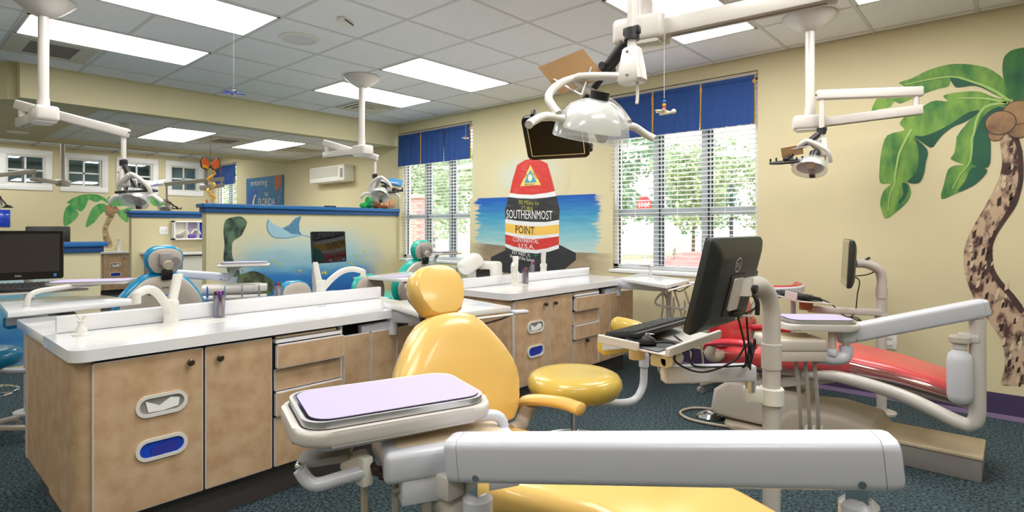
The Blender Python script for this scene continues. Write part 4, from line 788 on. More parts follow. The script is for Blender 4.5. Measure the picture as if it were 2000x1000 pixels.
def arm_beam(t, a, b, h, w, name='swing_arm'):
    a, b = Vector(a), Vector(b); d = (b-a).normalized(); sd = d.cross(V(0, 0, 1)).normalized(); up = sd.cross(d)
    ring = lambda p, k: [p+sd*x*(1-k/w)+up*y*(1-k/h) for x, y in rrect(w, h, .018, 5)]
    o = obj(name, MB().loft([ring(a+d*.0312, 0), ring(b-d*.0312, 0)]), 'greyp', t)
    for p, e in ((a, d), (b, -d)): obj('end_cap', MB().loft([ring(p+e*.03, 0), ring(p+e*.012, .001), ring(p+e*.004, .006), ring(p, .02)]), 'greyp', o)
    obj('seam', MB().loft([ring(a+d*.0296, .002), ring(a+d*.0316, .002)]), 'greydark', o); obj('seam', MB().loft([ring(b-d*.0316, .002), ring(b-d*.0296, .002)]), 'greydark', o)
    for p in (a+d*.07, b-d*.065):
        c = p-V(0, 0, h*.32); obj('cover_screw', MB().cyl(c+sd*w*.46, c+sd*w*.53, .0065, n=12), 'chrome', o); obj('cover_screw', MB().cyl(c-sd*w*.53, c-sd*w*.46, .0065, n=12), 'chrome', o)
    return o
def control_head(t, c, rz, z0, z1, L, W_, m='greyp'):
    M = Matrix.Translation((c[0], c[1], 0)) @ Matrix.Rotation(rz, 4, 'Z'); zm = z0+(z1-z0)*.42
    h = obj('control_head', MB().box(-L/2, L/2, -W_/2, W_/2, zm, z1, .014, 3, M), m, t)
    obj('head_underside', MB().box(-L/2+.035, L/2-.002, -W_/2+.003, W_/2-.003, z0, zm+.005, .006, 2, M), m, h)
    obj('head_top_pad', MB().box(-L/2+.03, L/2-.03, -W_/2+.03, W_/2-.03, z1-.002, z1+.0025, .001, 1, M), 'tan', h)
    for k in range(4):
        p = M @ V(-L/2+.037, -W_*.36+.035*k, zm-.022); q = M @ V(-L/2+.02, -W_*.36+.035*k, zm-.022); obj('control_knob', MB().cyl(p, q, .006, n=10), 'greydark', h)
    return M
def holder(t, c, rz, z, L, W_):
    mb = MB(); M = Matrix.Rotation(rz, 3, 'Z'); mb.prism(rrect(L, W_, .065, 6), (c[0], c[1], z-.034), M @ V(1, 0, 0), M @ V(0, 1, 0), (0, 0, .032), .01, 3); o = obj('tray_holder', mb, 'plastic', t)
    mb = MB(); mb.prism(rrect(L-.03, W_-.03, .055, 6), (c[0], c[1], z-.003), M @ V(1, 0, 0), M @ V(0, 1, 0), (0, 0, .003)); obj('rubber_mat', mb, 'gap', o, smooth=0)
# foreground unit (yellow chair)
t = thing('delivery_unit', 'grey-white swing arm unit with control head in front of the yellow chair', 'delivery unit')
obj('support_pipe', MB().tube(spl([(-.75, 1.4, .40), (-.5, 1.3, .4), (-.28, 1.18, .36), (-.215, 1.145, .37), (-.205, 1.14, .43), (-.205, 1.14, .6)], 5), .03, 14), 'plastic', t)
obj('post', MB().cyl((-.205, 1.14, .5), (-.205, 1.14, .822), .0315, n=24, bev=.012), 'greyp', t); obj('post_shaft', MB().box(-.222, -.188, 1.123, 1.157, .81, .86), 'chrome', t)
arm_beam(t, (-.885, .803, .812), (-.152, 1.165, .893), .088, .075)
obj('pivot_post', MB().cyl((-.845, .845, .55), (-.845, .845, .735), .032, n=24, bev=.012), 'greyp', t); obj('pivot_shaft', MB().box(-.862, -.828, .828, .862, .73, .78), 'chrome', t)
obj('elbow', MB().tube(spl([(-.845, .845, .6), (-.87, .84, .62), (-.92, .835, .69), (-.96, .83, .75)]), .036, 14), 'plastic', t); obj('elbow_block', MB().box(-.925, -.87, .785, .84, .725, .775, .006), 'plastic', t)
MH = control_head(t, (-.977, .87), R_(63), .715, .828, .30, .2)
holder(t, (-1.085, .79), R_(71), .892, .435, .285)
obj('holder_arm', MB().tube(spl([(-.89, .98, .80), (-.90, .975, .845), (-.925, .93, .856), (-.985, .79, .85), (-1.05, .65, .842), (-1.075, .61, .842)], 5), .013, 12), 'greyp', t)
obj('holder_foot', MB().box(-1.105, -1.06, .60, .655, .84, .868, .004, M=None), 'plastic', t)
obj('handle', MB().tube(spl([(-1.01, .68, .785), (-1.04, .635, .775), (-1.062, .603, .768), (-1.076, .588, .778), (-1.086, .578, .80)], 4), .014, 14), 'greyp', t); obj('handle_button', MB().ball((-1.087, .577, .806), .009), 'chrome', t)
obj('handle_bracket', MB().box(-1.03, -1.0, .67, .695, .755, .815, .004), 'offwhite', t)
for k in range(4): obj('coupling', MB().cyl((-1.0+.014*k, .695+.008*k, .795-.008*k), (-1.03+.014*k, .68+.008*k, .798-.008*k), .008, n=12), 'darkbrown', t)
obj('syringe_holder', MB().beam((-1.13, .60, .80), (-1.06, .68, .812), .07, .018, .006), 'greydark', t); obj('syringe_body', MB().beam((-1.06, .66, .78), (-1.02, .70, .80), .05, .05, .015), 'plastic2', t)
for i, (x, y) in enumerate(((-1.04, .70), (-.985, .74), (-.93, .78), (-.9, .86))): obj('hose', MB().tube(spl([(x, y, .75), (x-.01, y+.01, .55), (x-.0, y+.03, .3), (x+.1, y+.2, .1), (x+.2, y+.45, .06)], 4), .008 if i < 2 else .012, 8), 'hose' if i else 'taupe', t)
rebase(t, (-.845, .845, 0))
tray_set((-1.085, .79, .892), R_(71), 'steel rimmed instrument tray on the foreground holder', 'in the foreground')
# red chair's unit
t = thing('delivery_unit', 'swing arm unit with water bottle and control head beside the red chair', 'delivery unit')
obj('support_pipe', MB().tube(spl([(-.95, 3.72, .42), (-.75, 3.66, .44), (-.45, 3.6, .405), (-.22, 3.55, .335), (-.165, 3.54, .335), (-.142, 3.54, .38), (-.14, 3.54, .5), (-.14, 3.54, .85)], 5), .034, 14), 'plastic', t)
obj('post_shaft', MB().cyl((-.14, 3.54, .84), (-.14, 3.54, .9), .018), 'steel', t)
arm_beam(t, (-.645, 3.115, .765), (-.11, 3.57, .905), .086, .07)
obj('elbow', MB().tube(spl([(-.72, 3.02, .665), (-.66, 3.06, .66), (-.625, 3.095, .663), (-.612, 3.11, .685), (-.612, 3.11, .72)], 4), .03, 14), 'greyp', t); obj('pivot_shaft', MB().cyl((-.612, 3.11, .71), (-.612, 3.11, .745), .016), 'steel', t)
control_head(t, (-.83, 2.98), R_(41), .655, .76, .27, .2, 'plastic2')
holder(t, (-.745, 3.085), R_(38), .832, .36, .25); obj('tray_stem', MB().box(-.675, -.645, 3.04, 3.07, .70, .80, .004), 'plastic2', t); obj('stem_block', MB().box(-.685, -.635, 3.02, 3.07, .68, .71, .006), 'greyp', t)
for k in range(3):
    x, y = -.80+.035*k, 2.97+.02*k; obj('hose', MB().tube(spl([(x, y, .67), (x+.01, y+.02, .5), (x-.0, y+.1, .25), (x-.06, y+.35, .12), (x-.1, y+.6, .15)], 5), .009, 8), 'hose', t)
obj('bottle_bracket', MB().box(-.215, -.13, 3.5, 3.56, .735, .775, .008), 'plastic', t)
rebase(t, (-.14, 3.54, 0))
tray_set((-.745, 3.085, .832), R_(38), 'steel rimmed instrument tray next to the red chair', 'beside the red chair', .32, .215)
b = thing('water_bottle', 'translucent white water bottle hanging on the red chair unit', 'bottle', (-.205, 3.5, .44))
obj('bottle_body', MB().lathe([(.001, .004), (.03, 0), (.045, .012), (.052, .04), (.052, .2), (.046, .235), (.028, .255), (.024, .265), (.024, .28), (.001, .28)], 28), 'bottle', b); obj('cap_ring', MB().cyl((0, 0, .262), (0, 0, .29), .03), 'plastic', b); obj('bottle_cap', MB().cyl((0, 0, .29), (0, 0, .325), .044, bev=.006), 'plastic2', b)

# ------------------------------------------------------------------ monitors, stands, keyboards
def monitor(c, rz, tilt, label, logo=True, W_=.465, H_=.325, scr='screen'):
    """all-in-one screen; local +x is the way it faces"""
    t = thing('monitor', label, 'monitor', c, rz, 'monitors'); T = Matrix.Rotation(-tilt, 4, 'Y'); a, h = W_/2, H_/2
    rr = lambda w, q, r: rrect(w, q, r, 4); f = lambda x, y, d: T @ V(d, x, y)
    mb = MB(); mb.loft([[f(x, y, d) for x, y in rr(W_-k, H_-k, .014)] for d, k in ((.008, .006), (.004, 0), (-.012, 0), (-.024, .02), (-.036, .07), (-.042, .12))]); obj('housing', mb, 'monback', t)
    mb = MB(); mb.loft([[f(x, y, d) for x, y in rr(W_-.004, H_-.004, .012)] for d in (.006, .0095)]); obj('bezel', mb, 'blackgloss', t)
    mb = MB(); mb.prism([(-a+.022, -h+.05), (a-.022, -h+.05), (a-.022, h-.022), (-a+.022, h-.022)], T @ V(.0096, 0, 0), T @ V(0, 1, 0), T @ V(0, 0, 1), T @ V(.0008, 0, 0)); obj('screen_glass', mb, scr, t, smooth=0)
    lg = text('DELL', [(-.018, -h+.032), (.018, -h+.032), (.018, -h+.02), (-.018, -h+.02)], lambda x, y: f(x, y, .0102), 'steel', t)
    mb = MB(); mb.prism(rrect(.016, .02, .003), T @ V(.0097, a-.045, -h+.025), T @ V(0, 1, 0), T @ V(0, 0, 1), T @ V(.0006, 0, 0)); obj('sticker', mb, 'bluefab', t, smooth=0)
    if logo:
        g = lambda x, y, d: T @ V(-.0425-d, -x, y); ring = ringpart(MB(), ell(.026, .026, 28, -.03, .075), ell(.0225, .0225, 28, -.03, .075), g, 0, .001); obj('logo_ring', ring, 'steel', t)
        text('DELL', [(-.047, .082), (-.013, .082), (-.013, .068), (-.047, .068)], lambda x, y: g(x, y, .001), 'steel', t, 'logo_lettering')
        obj('vent_slot', MB().loft([[g(x, y+h-.035, d) for x, y in rrect(.32, .008, .003)] for d in (-.025, -.008)]), 'black', t)
        mb = MB(); mb.prism(rrect(.135, .15, .006), g(0, -.035, .0), T @ V(0, -1, 0), T @ V(0, 0, 1), T @ V(-.003, 0, 0)); obj('mount_recess', mb, 'black', t)
        mb = MB(); mb.prism(rrect(.085, .115, .008), g(0, -.03, .003), T @ V(0, -1, 0), T @ V(0, 0, 1), T @ V(-.006, 0, 0)); obj('mount_plate', mb, 'plastic', t)
        obj('side_panel', MB().loft([[g(x-a*.0+a-.055, y, d) for x, y in rrect(.07, .22, .02)] for d in (-.03, -.017)]), 'black', t)
        mb = MB(); mb.prism(rrect(.03, .022, .002), g(.09, -.125, .0), T @ V(0, -1, 0), T @ V(0, 0, 1), T @ V(-.0012, 0, 0)); obj('rating_sticker', mb, 'whitep', t, smooth=0)
    return t
def keyboard(c, rz, label, tilt=.16):
    t = thing('keyboard', label, 'keyboard', c, rz, 'keyboards'); T = Matrix.Rotation(tilt, 4, 'X')
    mb = MB(); mb.box(-.225, .225, -.075, .075, 0, .018, .005, 2, T); obj('case', mb, 'black', t)
    k0 = None
    for r in range(5):
        for k in range(17):
            p = T @ V(-.207+.026*k, -.055+.024*r, .0185)
            if k0 is None: k0 = obj('key', MB().loft([[V(x, y, z) for x, y in rrect(w, w, .003, 2)] for z, w in ((0, .022), (.007, .017))]), 'black', t, p, (tilt, 0, 0))
            else: share(k0, 'key', t, p, (tilt, 0, 0))
def mouse(c, rz, label):
    t = thing('computer_mouse', label, 'mouse', c, rz, 'computer mice')
    st = [(-.055, .012, .008), (-.05, .026, .022), (-.025, .031, .034), (0, .031, .037), (.03, .029, .03), (.05, .022, .018), (.057, .01, .008)]
    obj('shell', MB().loft([[V(x, w*cos(a), max(0, h*sin(a))+.002) for a in [pi*i/10 for i in range(11)]]+[V(x, -w*.9, 0), V(x, w*.9, 0)] for x, w, h in st]), 'black', t); obj('scroll_wheel', MB().cyl((.028, -.003, .03), (.028, .003, .03), .008, n=12), 'greydark', t)
    obj('button_strip', MB().ball((.02, 0, .0335), .03, .003, .003), 'steel', t)
# stand 1
t = thing('monitor_stand', 'beige tubular post with keyboard arm holding the large dark monitor', 'monitor stand'); px, py = -.705, 2.30
obj('floor_flange', MB().cyl((px, py, 0), (px, py, .015), .09), 'plastic', t); obj('post', MB().cyl((px, py, .01), (px, py, .78), .0325, n=28), 'plastic', t); obj('sleeve', MB().cyl((px, py, .745), (px, py, .845), .0365, n=28, bev=.003), 'plastic', t)
obj('bent_tube', MB().tube(spl([(px, py, .8), (px, py, .9), (px, py-.005, .98), (px-.004, py-.04, 1.04), (px-.01, py-.11, 1.075), (px-.018, py-.19, 1.08), (px-.022, py-.25, 1.08)], 6), .0325, 20), 'plastic', t)
obj('tilt_head', MB().cyl((px-.02, py-.25, 1.05), (px-.02, py-.25, 1.11), .036).beam((px-.02, py-.25, 1.08), (px-.045, py-.29, 1.08), .05, .05, .01), 'plastic', t); obj('tilt_lever', MB().tube(spl([(px+.015, py-.25, 1.06), (px+.03, py-.25, 1.03), (px+.03, py-.25, .985)]), .008, 10).cyl((px-.0, py-.25, 1.075), (px+.03, py-.25, 1.075), .014), 'black', t)
obj('clamp_collar', MB().cyl((px, py, .61), (px, py, .675), .045, n=28, bev=.004).beam((px, py, .645), (px-.085, py-.055, .645), .05, .055, .006), 'offwhite', t)
obj('keyboard_arm', MB().beam((px-.05, py-.05, .735), (-1.0, 1.985, .735), .06, .062, .01, 3), 'greyp', t); obj('arm_pivot', MB().cyl((px-.06, py-.05, .66), (px-.06, py-.05, .71), .02), 'steel', t)
obj('tilt_block', MB().box(-1.03, -.955, 1.94, 2.02, .77, .815, .01).cyl((-.96, 1.94, .80), (-.96, 2.03, .80), .024), 'offwhite', t); obj('slide_plate', MB().beam((-.98, 1.98, .82), (-1.04, 1.90, .862), .1, .03, .006), 'tan', t); obj('adjust_knob', MB().cyl((-1.06, 1.9, .80), (-1.06, 1.9, .845), .03), 'tan', t)
M = Matrix.Translation((-1.0, 1.95, .866)) @ Matrix.Rotation(R_(3), 4, 'Y')
mb = MB(); mb.box(-.12, .14, -.195, .255, 0, .008, .003, 1, M); mb.box(.125, .14, -.195, .255, .004, .03, .003, 1, M); mb.box(-.135, .03, -.205, -.193, 0, .03, .003, 1, M); obj('keyboard_tray', mb, 'plastic', t)
rebase(t, (px, py, 0))
monitor((-.765, 1.985, 1.10), pi, R_(14), 'large black monitor seen from behind on the beige post')
tag(obj('mouse_pad', MB().box(-.09, .1, -.1, .1, 0, .003, .001), 'black', None, (-1.0, 1.86, .8745), (0, R_(3), 0)), 'black mouse pad on the keyboard tray of the large monitor', 'mouse pad')
keyboard((-1.055, 2.0, .892), -pi/2, 'black keyboard on the tray below the large monitor'); mouse((-1.0, 1.815, .8785), R_(30), 'dark grey mouse beside the keyboard below the large monitor')
t = thing('cable_bundle', 'black cables hanging in loops from the large monitor', 'cable')
for P in ([(-.735, 2.03, .985), (-.72, 2.1, .985), (-.72, 2.2, 1.0), (-.74, 2.26, 1.0)], [(-.74, 2.04, .98), (-.735, 2.09, .88), (-.74, 2.13, .80), (-.76, 2.15, .77), (-.735, 2.17, .8), (-.74, 2.14, .86), (-.775, 2.1, .80), (-.86, 2.02, .76), (-.93, 1.95, .80), (-.9, 1.88, .88), (-.98, 1.80, .885)],
          [(-.73, 2.1, .98), (-.735, 2.13, .9), (-.74, 2.17, .82), (-.735, 2.2, .87), (-.74, 2.22, .84), (-.745, 2.17, .77), (-.74, 2.15, .83), (-.745, 2.19, .86), (-.74, 2.17, .76)], [(-.74, 2.15, .78), (-.9, 2.05, .77), (-.88, 1.98, .84), (-.96, 2.0, .885)]):
    obj('cable', MB().tube(spl(P, 6), .0038, 8), 'cable', t)
obj('white_cable', MB().tube(spl([(-.735, 2.05, .98), (-.72, 2.12, .97), (-.73, 2.16, 1.0), (-.72, 2.22, 1.03), (-.72, 2.27, 1.02)], 6), .005, 8), 'whitep', t); obj('plug_cluster', MB().beam((-.75, 2.0, .985), (-.74, 2.06, .985), .03, .02, .006), 'black', t)
rebase(t, (-.74, 2.1, .76))
# stand 2 near the window wall
t = thing('monitor_stand', 'slim post with a side-on monitor near the palm mural', 'monitor stand'); px, py = -.70, 4.66
obj('floor_flange', MB().cyl((px, py, 0), (px, py, .015), .09), 'plastic', t); obj('post', MB().cyl((px, py, .01), (px, py, .9), .031, n=24), 'plastic', t); obj('sleeve', MB().cyl((px, py, .8), (px, py, .87), .036, n=24), 'plastic', t)
obj('bent_tube', MB().tube(spl([(px, py, .88), (px, py, .94), (px-.02, py-.02, 1.0), (px-.08, py-.06, 1.035), (px-.14, py-.1, 1.04)], 6), .031, 16), 'plastic', t); obj('tilt_lever', MB().tube([(px-.13, py-.1, 1.03), (px-.06, py-.06, 1.08)], .008, 8), 'black', t)
obj('keyboard_arm', MB().beam((px, py-.02, .70), (px-.42, py-.2, .705), .05, .045, .008), 'plastic', t); obj('clamp_collar', MB().cyl((px, py, .64), (px, py, .69), .042), 'plastic', t)
obj('tilt_block', MB().cyl((px-.43, py-.2, .70), (px-.43, py-.2, .765), .045), 'brown', t); M = Matrix.Translation((px-.46, py-.22, .77)) @ Matrix.Rotation(R_(40), 4, 'Z') @ Matrix.Rotation(R_(5), 4, 'Y')
mb = MB(); mb.box(-.13, .12, -.22, .2, 0, .008, .003, 1, M); mb.box(-.14, -.13, -.22, -.05, 0, .06, .003, 1, M); obj('keyboard_tray', mb, 'plastic', t)
rebase(t, (px, py, 0))
monitor((px-.19, py-.13, 1.045), R_(196), R_(3), 'thin black monitor seen edge-on near the palm mural', False)
keyboard((px-.5, py-.2, .79), R_(132), 'black keyboard on the tray beside the red chair'); mouse((px-.40, py-.30, .782), R_(40), 'black mouse on the tray beside the red chair')
t = thing('cable_bundle', 'thin black cables below the edge-on monitor', 'cable')
for P in ([(px-.17, py-.11, .95), (px-.12, py-.08, .92), (px-.13, py-.09, .82), (px-.14, py-.1, .7), (px-.16, py-.12, .66), (px-.06, py-.05, .62)], [(px-.36, py-.2, .79), (px-.28, py-.16, .75), (px-.2, py-.13, .67), (px-.13, py-.1, .66), (px-.08, py-.06, .60)], [(px-.15, py-.11, .95), (px-.08, py-.06, .96), (px-.04, py-.03, .98)]):
    obj('cable', MB().tube(spl(P, 6), .004, 8), 'cable', t)
rebase(t, (px-.15, py-.1, .6))
# monitors of the other stations
monitor((-4.93, .655, 1.105), R_(-12), R_(4), 'black monitor with a dark screen cut by the left edge', True, scr='screengrey')
monitor((-5.33, 3.16, 1.085), R_(14.3), R_(4.2), 'black monitor with a mirror-like screen in front of the underwater mural', True)
def simple_stand(x, y, zt, dx, dy, label, tray=None):
    t = thing('monitor_stand', label, 'monitor stand', (x, y, 0)); obj('floor_flange', MB().cyl((0, 0, 0), (0, 0, .015), .09), 'plastic', t)
    obj('post', MB().tube(spl([(0, 0, .01), (0, 0, zt-.2), (0, 0, zt-.08), (dx*.3, dy*.3, zt-.01), (dx, dy, zt)], 6), .031, 14), 'plastic', t); obj('sleeve', MB().cyl((0, 0, .7), (0, 0, .8), .036), 'plastic', t)
simple_stand(-5.15, .74, 1.09, .17, -.05, 'beige post behind the monitor at the left edge'); simple_stand(-5.55, 3.13, 1.07, .17, .02, 'beige post behind the mirror-like monitor')
# ------------------------------------------------------------------ stools
def stool(loc, rz, m, zs, label, arm=None, r=.215, back=None):
    t = thing('stool', label, 'stool', loc, rz, 'stools')
    obj('seat', MB().lathe([(.001, zs-.105), (r*.78, zs-.105), (r*.92, zs-.09), (r, zs-.055), (r*.985, zs-.03), (r*.93, zs-.012), (r*.82, zs-.001), (r*.6, zs+.002), (.001, zs-.004)], 40), m, t)
    obj('seat_pan', MB().lathe([(.001, zs-.13), (r*.5, zs-.13), (r*.75, zs-.102), (.001, zs-.1)], 24), 'greydark', t)
    obj('gas_lift', MB().cyl((0, 0, .2), (0, 0, zs-.09), .016), 'chrome', t); obj('lift_sleeve', MB().cyl((0, 0, .1), (0, 0, .3), .026), 'black', t)
    obj('foot_ring', MB().tube([(.19*cos(a), .19*sin(a), .3) for a in [2*pi*i/32 for i in range(32)]], .009, 8, True), 'chrome', t)
    for k in range(5):
        a = 2*pi*k/5+.3; c, s = cos(a), sin(a)
        g = obj('base_leg', MB().beam((0, 0, .1), (.27*c, .27*s, .075), .04, .025, .006), 'taupe', t); obj('ring_spoke', MB().cyl((.02*c, .02*s, .3), (.188*c, .188*s, .3), .005, n=8), 'chrome', t)
        w = V(-s, c, 0)*.014; p = V(.27*c, .27*s, .028); obj('caster', MB().cyl(p-w, p+w, .028, n=14), 'greydark', g)
    if arm:
        pts = [V(*p) for p in arm]; P = spl(pts, 6); N = len(P); rings = []
        for i, p in enumerate(P):
            d = (P[min(i+1, N-1)]-P[max(i-1, 0)]).normalized(); s_ = d.cross(V(0, 0, 1)); k = min(1, .6+i*.2, .6+(N-1-i)*.2); rings.append([p+s_*cos(a)*.034*k+V(0, 0, 1)*sin(a)*.048*k for a in [2*pi*j/14 for j in range(14)]])
        o = obj('arm_pad', MB().loft(rings), m, t)
        q = [[p+s2*w_+V(0, 0, h) for w_, h in ((.028, -.025), (.044, -.015), (.044, .028), (.028, .038))] for p, s2 in [(P[i], (P[min(i+1, N-1)]-P[max(i-1, 0)]).normalized().cross(V(0, 0, 1))) for i in range(1, N-1)]]
        obj('arm_shell', MB().loft(q), 'greyp', o); e = pts[len(pts)//2]
        obj('arm_post', MB().tube(spl([(0, .05, zs-.12), (e.x*.4, e.y*.4, zs-.17), (e.x*.8, e.y*.8, zs-.2), (e.x*.97, e.y*.97, zs-.15), (e.x, e.y, zs-.05), (e.x, e.y, e.z-.03)], 5), .019, 12), 'greyp', t); obj('post_sleeve', MB().cyl((e.x, e.y, zs-.04), (e.x, e.y, zs+.02), .025), 'greyp', t)
    if back:
        y0, zb, hw, hh = back; ol = mirror_outline([(-hh, hw*.8), (-hh*.6, hw*.97), (0, hw), (hh*.4, hw*.93), (hh*.8, hw*.7), (hh, hw*.3)])
        obj('back_pad', MB().pillow(ol, (0, y0, zb), (1, 0, 0), (0, -.12, 1), (0, -.06, 0)), m, t); obj('back_shell', MB().pillow([(x*.93, y*.92) for x, y in ol], (0, y0+.022, zb-.003), (1, 0, 0), (0, -.12, 1), (0, .03, 0)), 'plastic2', t)
        obj('back_stem', MB().beam((0, .05, zs-.1), (0, y0+.03, zs-.1), .06, .02, .004).beam((0, y0+.02, zs-.11), (0, y0+.02, zb), .05, .02, .004), 'greydark', t)
ARM = [(.05, .12, .145), (.11, .2, .15), (.14, .33, .15), (.1, .46, .155), (-.02, .53, .16), (-.13, .54, .165)]
arm = lambda zs: [(x, y, zs+z) for x, y, z in ARM]
stool((-1.50, 2.12, 0), 0, 'olive', .632, 'yellow round stool with a curved arm support beside the yellow chair', arm(.60))
stool((-1.72, 4.52, 0), R_(-60), 'red', .60, 'red round stool behind the red chair', [(x, y, .60+z+.05) for x, y, z in ARM])
stool((-4.62, .42, 0), R_(40), 'blue', .56, 'blue round stool left of the front island', arm(.56))
stool((-4.25, 2.05, 0), R_(-70), 'blue', .55, 'blue stool with a grey shelled backrest behind the front island', None, .2, (.2, .78, .17, .11))
stool((-4.45, 2.85, 0), R_(-75), 'teal', .52, 'green-blue stool with a rounded grey backrest facing the underwater mural', None, .2, (.2, .76, .2, .12))
# ------------------------------------------------------------------ ceiling-hung dental lamps
def dental_lamp(pole, zb, E1, E2, zdrop, head, aim, label, K=1., canopy=True, zc=2.765, ring=None, tab=None, clip=None, handles=True):
    t = thing('dental_lamp', label, 'dental lamp', (0, 0, 0), 0, 'ceiling dental lamps'); x, y = pole; P = V(x, y, 0)
    if canopy: obj('ceiling_canopy', MB().lathe([(.172, zc+.003), (.176, zc-.005), (.17, zc-.016), (.1, zc-.075), (.05, zc-.105), (.001, zc-.106)], 36, Matrix.Translation(P)), 'plastic', t)
    obj('pole', MB().cyl(P+V(0, 0, zb+.02), P+V(0, 0, zc), .03, n=24), 'plastic', t); obj('pole_collar', MB().cyl(P+V(0, 0, zb+.03), P+V(0, 0, zb+.11), .036, .033, n=24), 'plastic', t)
    E1, E2 = Vector(E1), Vector(E2); d = V(E1.x-x, E1.y-y, 0).normalized()
    bx = obj('junction_housing', MB().beam(P+V(0, 0, zb)-d*.11, P+V(0, 0, zb)+d*.09, .13, .1, .022, 3), 'plastic', t); obj('housing_base', MB().beam(P+V(0, 0, zb-.035)-d*.09, P+V(0, 0, zb-.035)+d*.07, .11, .05, .012), 'whitep', bx)
    L = obj('lower_arm', MB().beam(P+V(0, 0, zb)+d*.08, V(E1.x, E1.y, E1.z), .062, .062, .008, 2), 'plastic', t); obj('arm_slot', MB().beam(P+V(0, 0, zb-.0325)+d*.1, V(E1.x, E1.y, E1.z-.0325)-d*.03, .012, .003), 'greydark', L)
    T1 = V(E1.x, E1.y, E1.z)-d*.035; U1 = V(T1.x, T1.y, E2.z+.0 if abs(E2.z-E1.z) < .3 else E1.z+.12); U1.z = max(E1.z+.1, min(E1.z+.12, 2.6)); obj('joint', MB().cyl(T1, U1, .018), 'plastic', t)
    ud = (E2-U1).normalized(); U = obj('upper_arm', MB().beam(U1-ud*.04, E2+ud*.035, .052, .066, .012, 3), 'plastic', t)
    obj('arm_screw', MB().cyl(E2+V(-.03, -.03, 0), E2+V(.03, .03, 0), .006, n=8), 'darkmetal', U)
    D = V(E2.x, E2.y, zdrop); obj('drop_tube', MB().cyl(E2-V(0, 0, .02), D, .0165, n=18), 'plastic', t)
    H = Vector(head); fw_ = Vector(aim).normalized(); sd = fw_.cross(V(0, 0, 1)).normalized(); up = sd.cross(fw_)
    hs = obj('swivel_housing', MB().loft([[D+V(a*1.15, b*1.15, z) for a, b in rrect(w, w*.72, .012)] for z, w in ((.0, .045), (-.006, .055), (-.08, .075), (-.115, .082), (-.125, .07))]), 'plastic', t)
    for z in (-.02, -.1): obj('housing_screw', MB().ball(D+V(.0, -.03, z)+V(.0, -.003, 0), .006), 'greydark', hs)
    obj('drop_hook', MB().tube(spl([D+V(.02, 0, -.12), D+V(.022, 0, -.17), D+V(.022, -.005, -.2)]), .006, 8), 'plastic', hs)
    # yoke, reflector, shield, bulb block, handles
    B = D+V(0, 0, -.1); yk = spl([B, H+(up*.13-fw_*.1)*K, H+(sd*.11+up*.07-fw_*.05)*K, H+(sd*.118-fw_*.01)*K], 5), spl([B, H+(up*.13-fw_*.1)*K, H+(-sd*.11+up*.07-fw_*.05)*K, H+(-sd*.118-fw_*.01)*K], 5)
    for q in yk: obj('yoke', MB().tube(q, .014, 12), 'plastic', t)
    bowl = lambda s_: [[H+(sd*(rr*1.0*cos(a))*s_+up*(rr*.74*sin(a))*s_+fw_*z)*K for a in [2*pi*i/26 for i in range(26)]] for rr, z in ((.112, .045), (.11, .02), (.098, -.015), (.075, -.042), (.04, -.058), (.012, -.062))]
    obj('clear_shield', MB().loft(bowl(1), True), 'shield', t); obj('reflector', MB().loft([[p+fw_*.004 for p in r_] for r_ in bowl(.78)[1:]], False), 'whitep', t)
    obj('bulb_block', MB().beam(H+up*.03-fw_*.03, H-up*.07+fw_*.05, .034, .03, .008), 'darkbrown', t); obj('bulb_glow_plate', MB().ball(H+fw_*.005, .03, .02, .02), 'amber', t); obj('lamp_back', MB().cyl(H-fw_*.05, H-fw_*.105, .03, .034, 18), 'black', t)
    if handles:
        for s_ in (-1, 1): obj('grip_handle', MB().tube(spl([H+sd*.1*s_*K, H+sd*.15*s_*K+up*.012, H+sd*.19*s_*K+fw_*.02, H+sd*.21*s_*K-up*.02+fw_*.03], 5), .014, 10), 'whitep', t)
    C = D+V(0, 0, .045)
    if ring or tab:
        obj('clamp_collar', MB().cyl(C-V(0, 0, .018), C+V(0, 0, .022), .026, n=18).box(-.03, .03, -.012, .012, .0, .028, .003, M=Matrix.Translation(C)), 'black', t)
    if ring:
        q = Vector(ring[0]); dd = (q-C).normalized(); a_ = obj('black_arm', MB().tube([C, C.lerp(q, .5), q], .012, 10), 'black', t); obj('arm_sleeve', MB().cyl(C.lerp(q, .12), C.lerp(q, .42), .019), 'black', a_); obj('arm_knob', MB().ball(q, .022), 'black', a_)
        rx, ry, rz_ = ring[1]; rr = [q+V(rx*cos(a), ry*sin(a), rz_*sin(a)-.02) for a in [2*pi*i/6+.3 for i in range(6)]]; rg = obj('accessory_ring', MB().tube(rr, .009, 8, True), 'black', t)
        for k in (0, 2, 3, 5): obj('clip_post', MB().cyl(rr[k], rr[k]+V(0, 0, .03), .004, .007, 8), 'black', rg)
        obj('blue_pad', MB().beam(rr[0].lerp(rr[1], .2)+V(0, 0, .008), rr[0].lerp(rr[1], .8)+V(0, 0, .008), .014, .008, .002), 'markblue', rg)
    if tab:
        q = Vector(tab[0]); nrm = Vector(tab[1]).normalized(); s2 = nrm.cross(V(0, 0, 1)).normalized(); u2 = s2.cross(nrm); w, h = tab[2]; s2, u2 = s2*cos(.03)-u2*sin(.03), u2*cos(.03)+s2*sin(.03)
        if not ring:
            a_ = obj('black_arm', MB().tube(spl([C, C.lerp(q, .35)+V(0, 0, -.01), C.lerp(q, .75), q-nrm*.02+u2*h*.4], 4), .013, 10), 'black', t); obj('arm_sleeve', MB().cyl(C.lerp(q, .08), C.lerp(q, .38)+V(0, 0, -.005), .022), 'black', a_); obj('arm_knob', MB().cyl(C.lerp(q, .3)+V(0, -.04, 0), C.lerp(q, .3)+V(0, .04, 0), .013), 'black', a_)
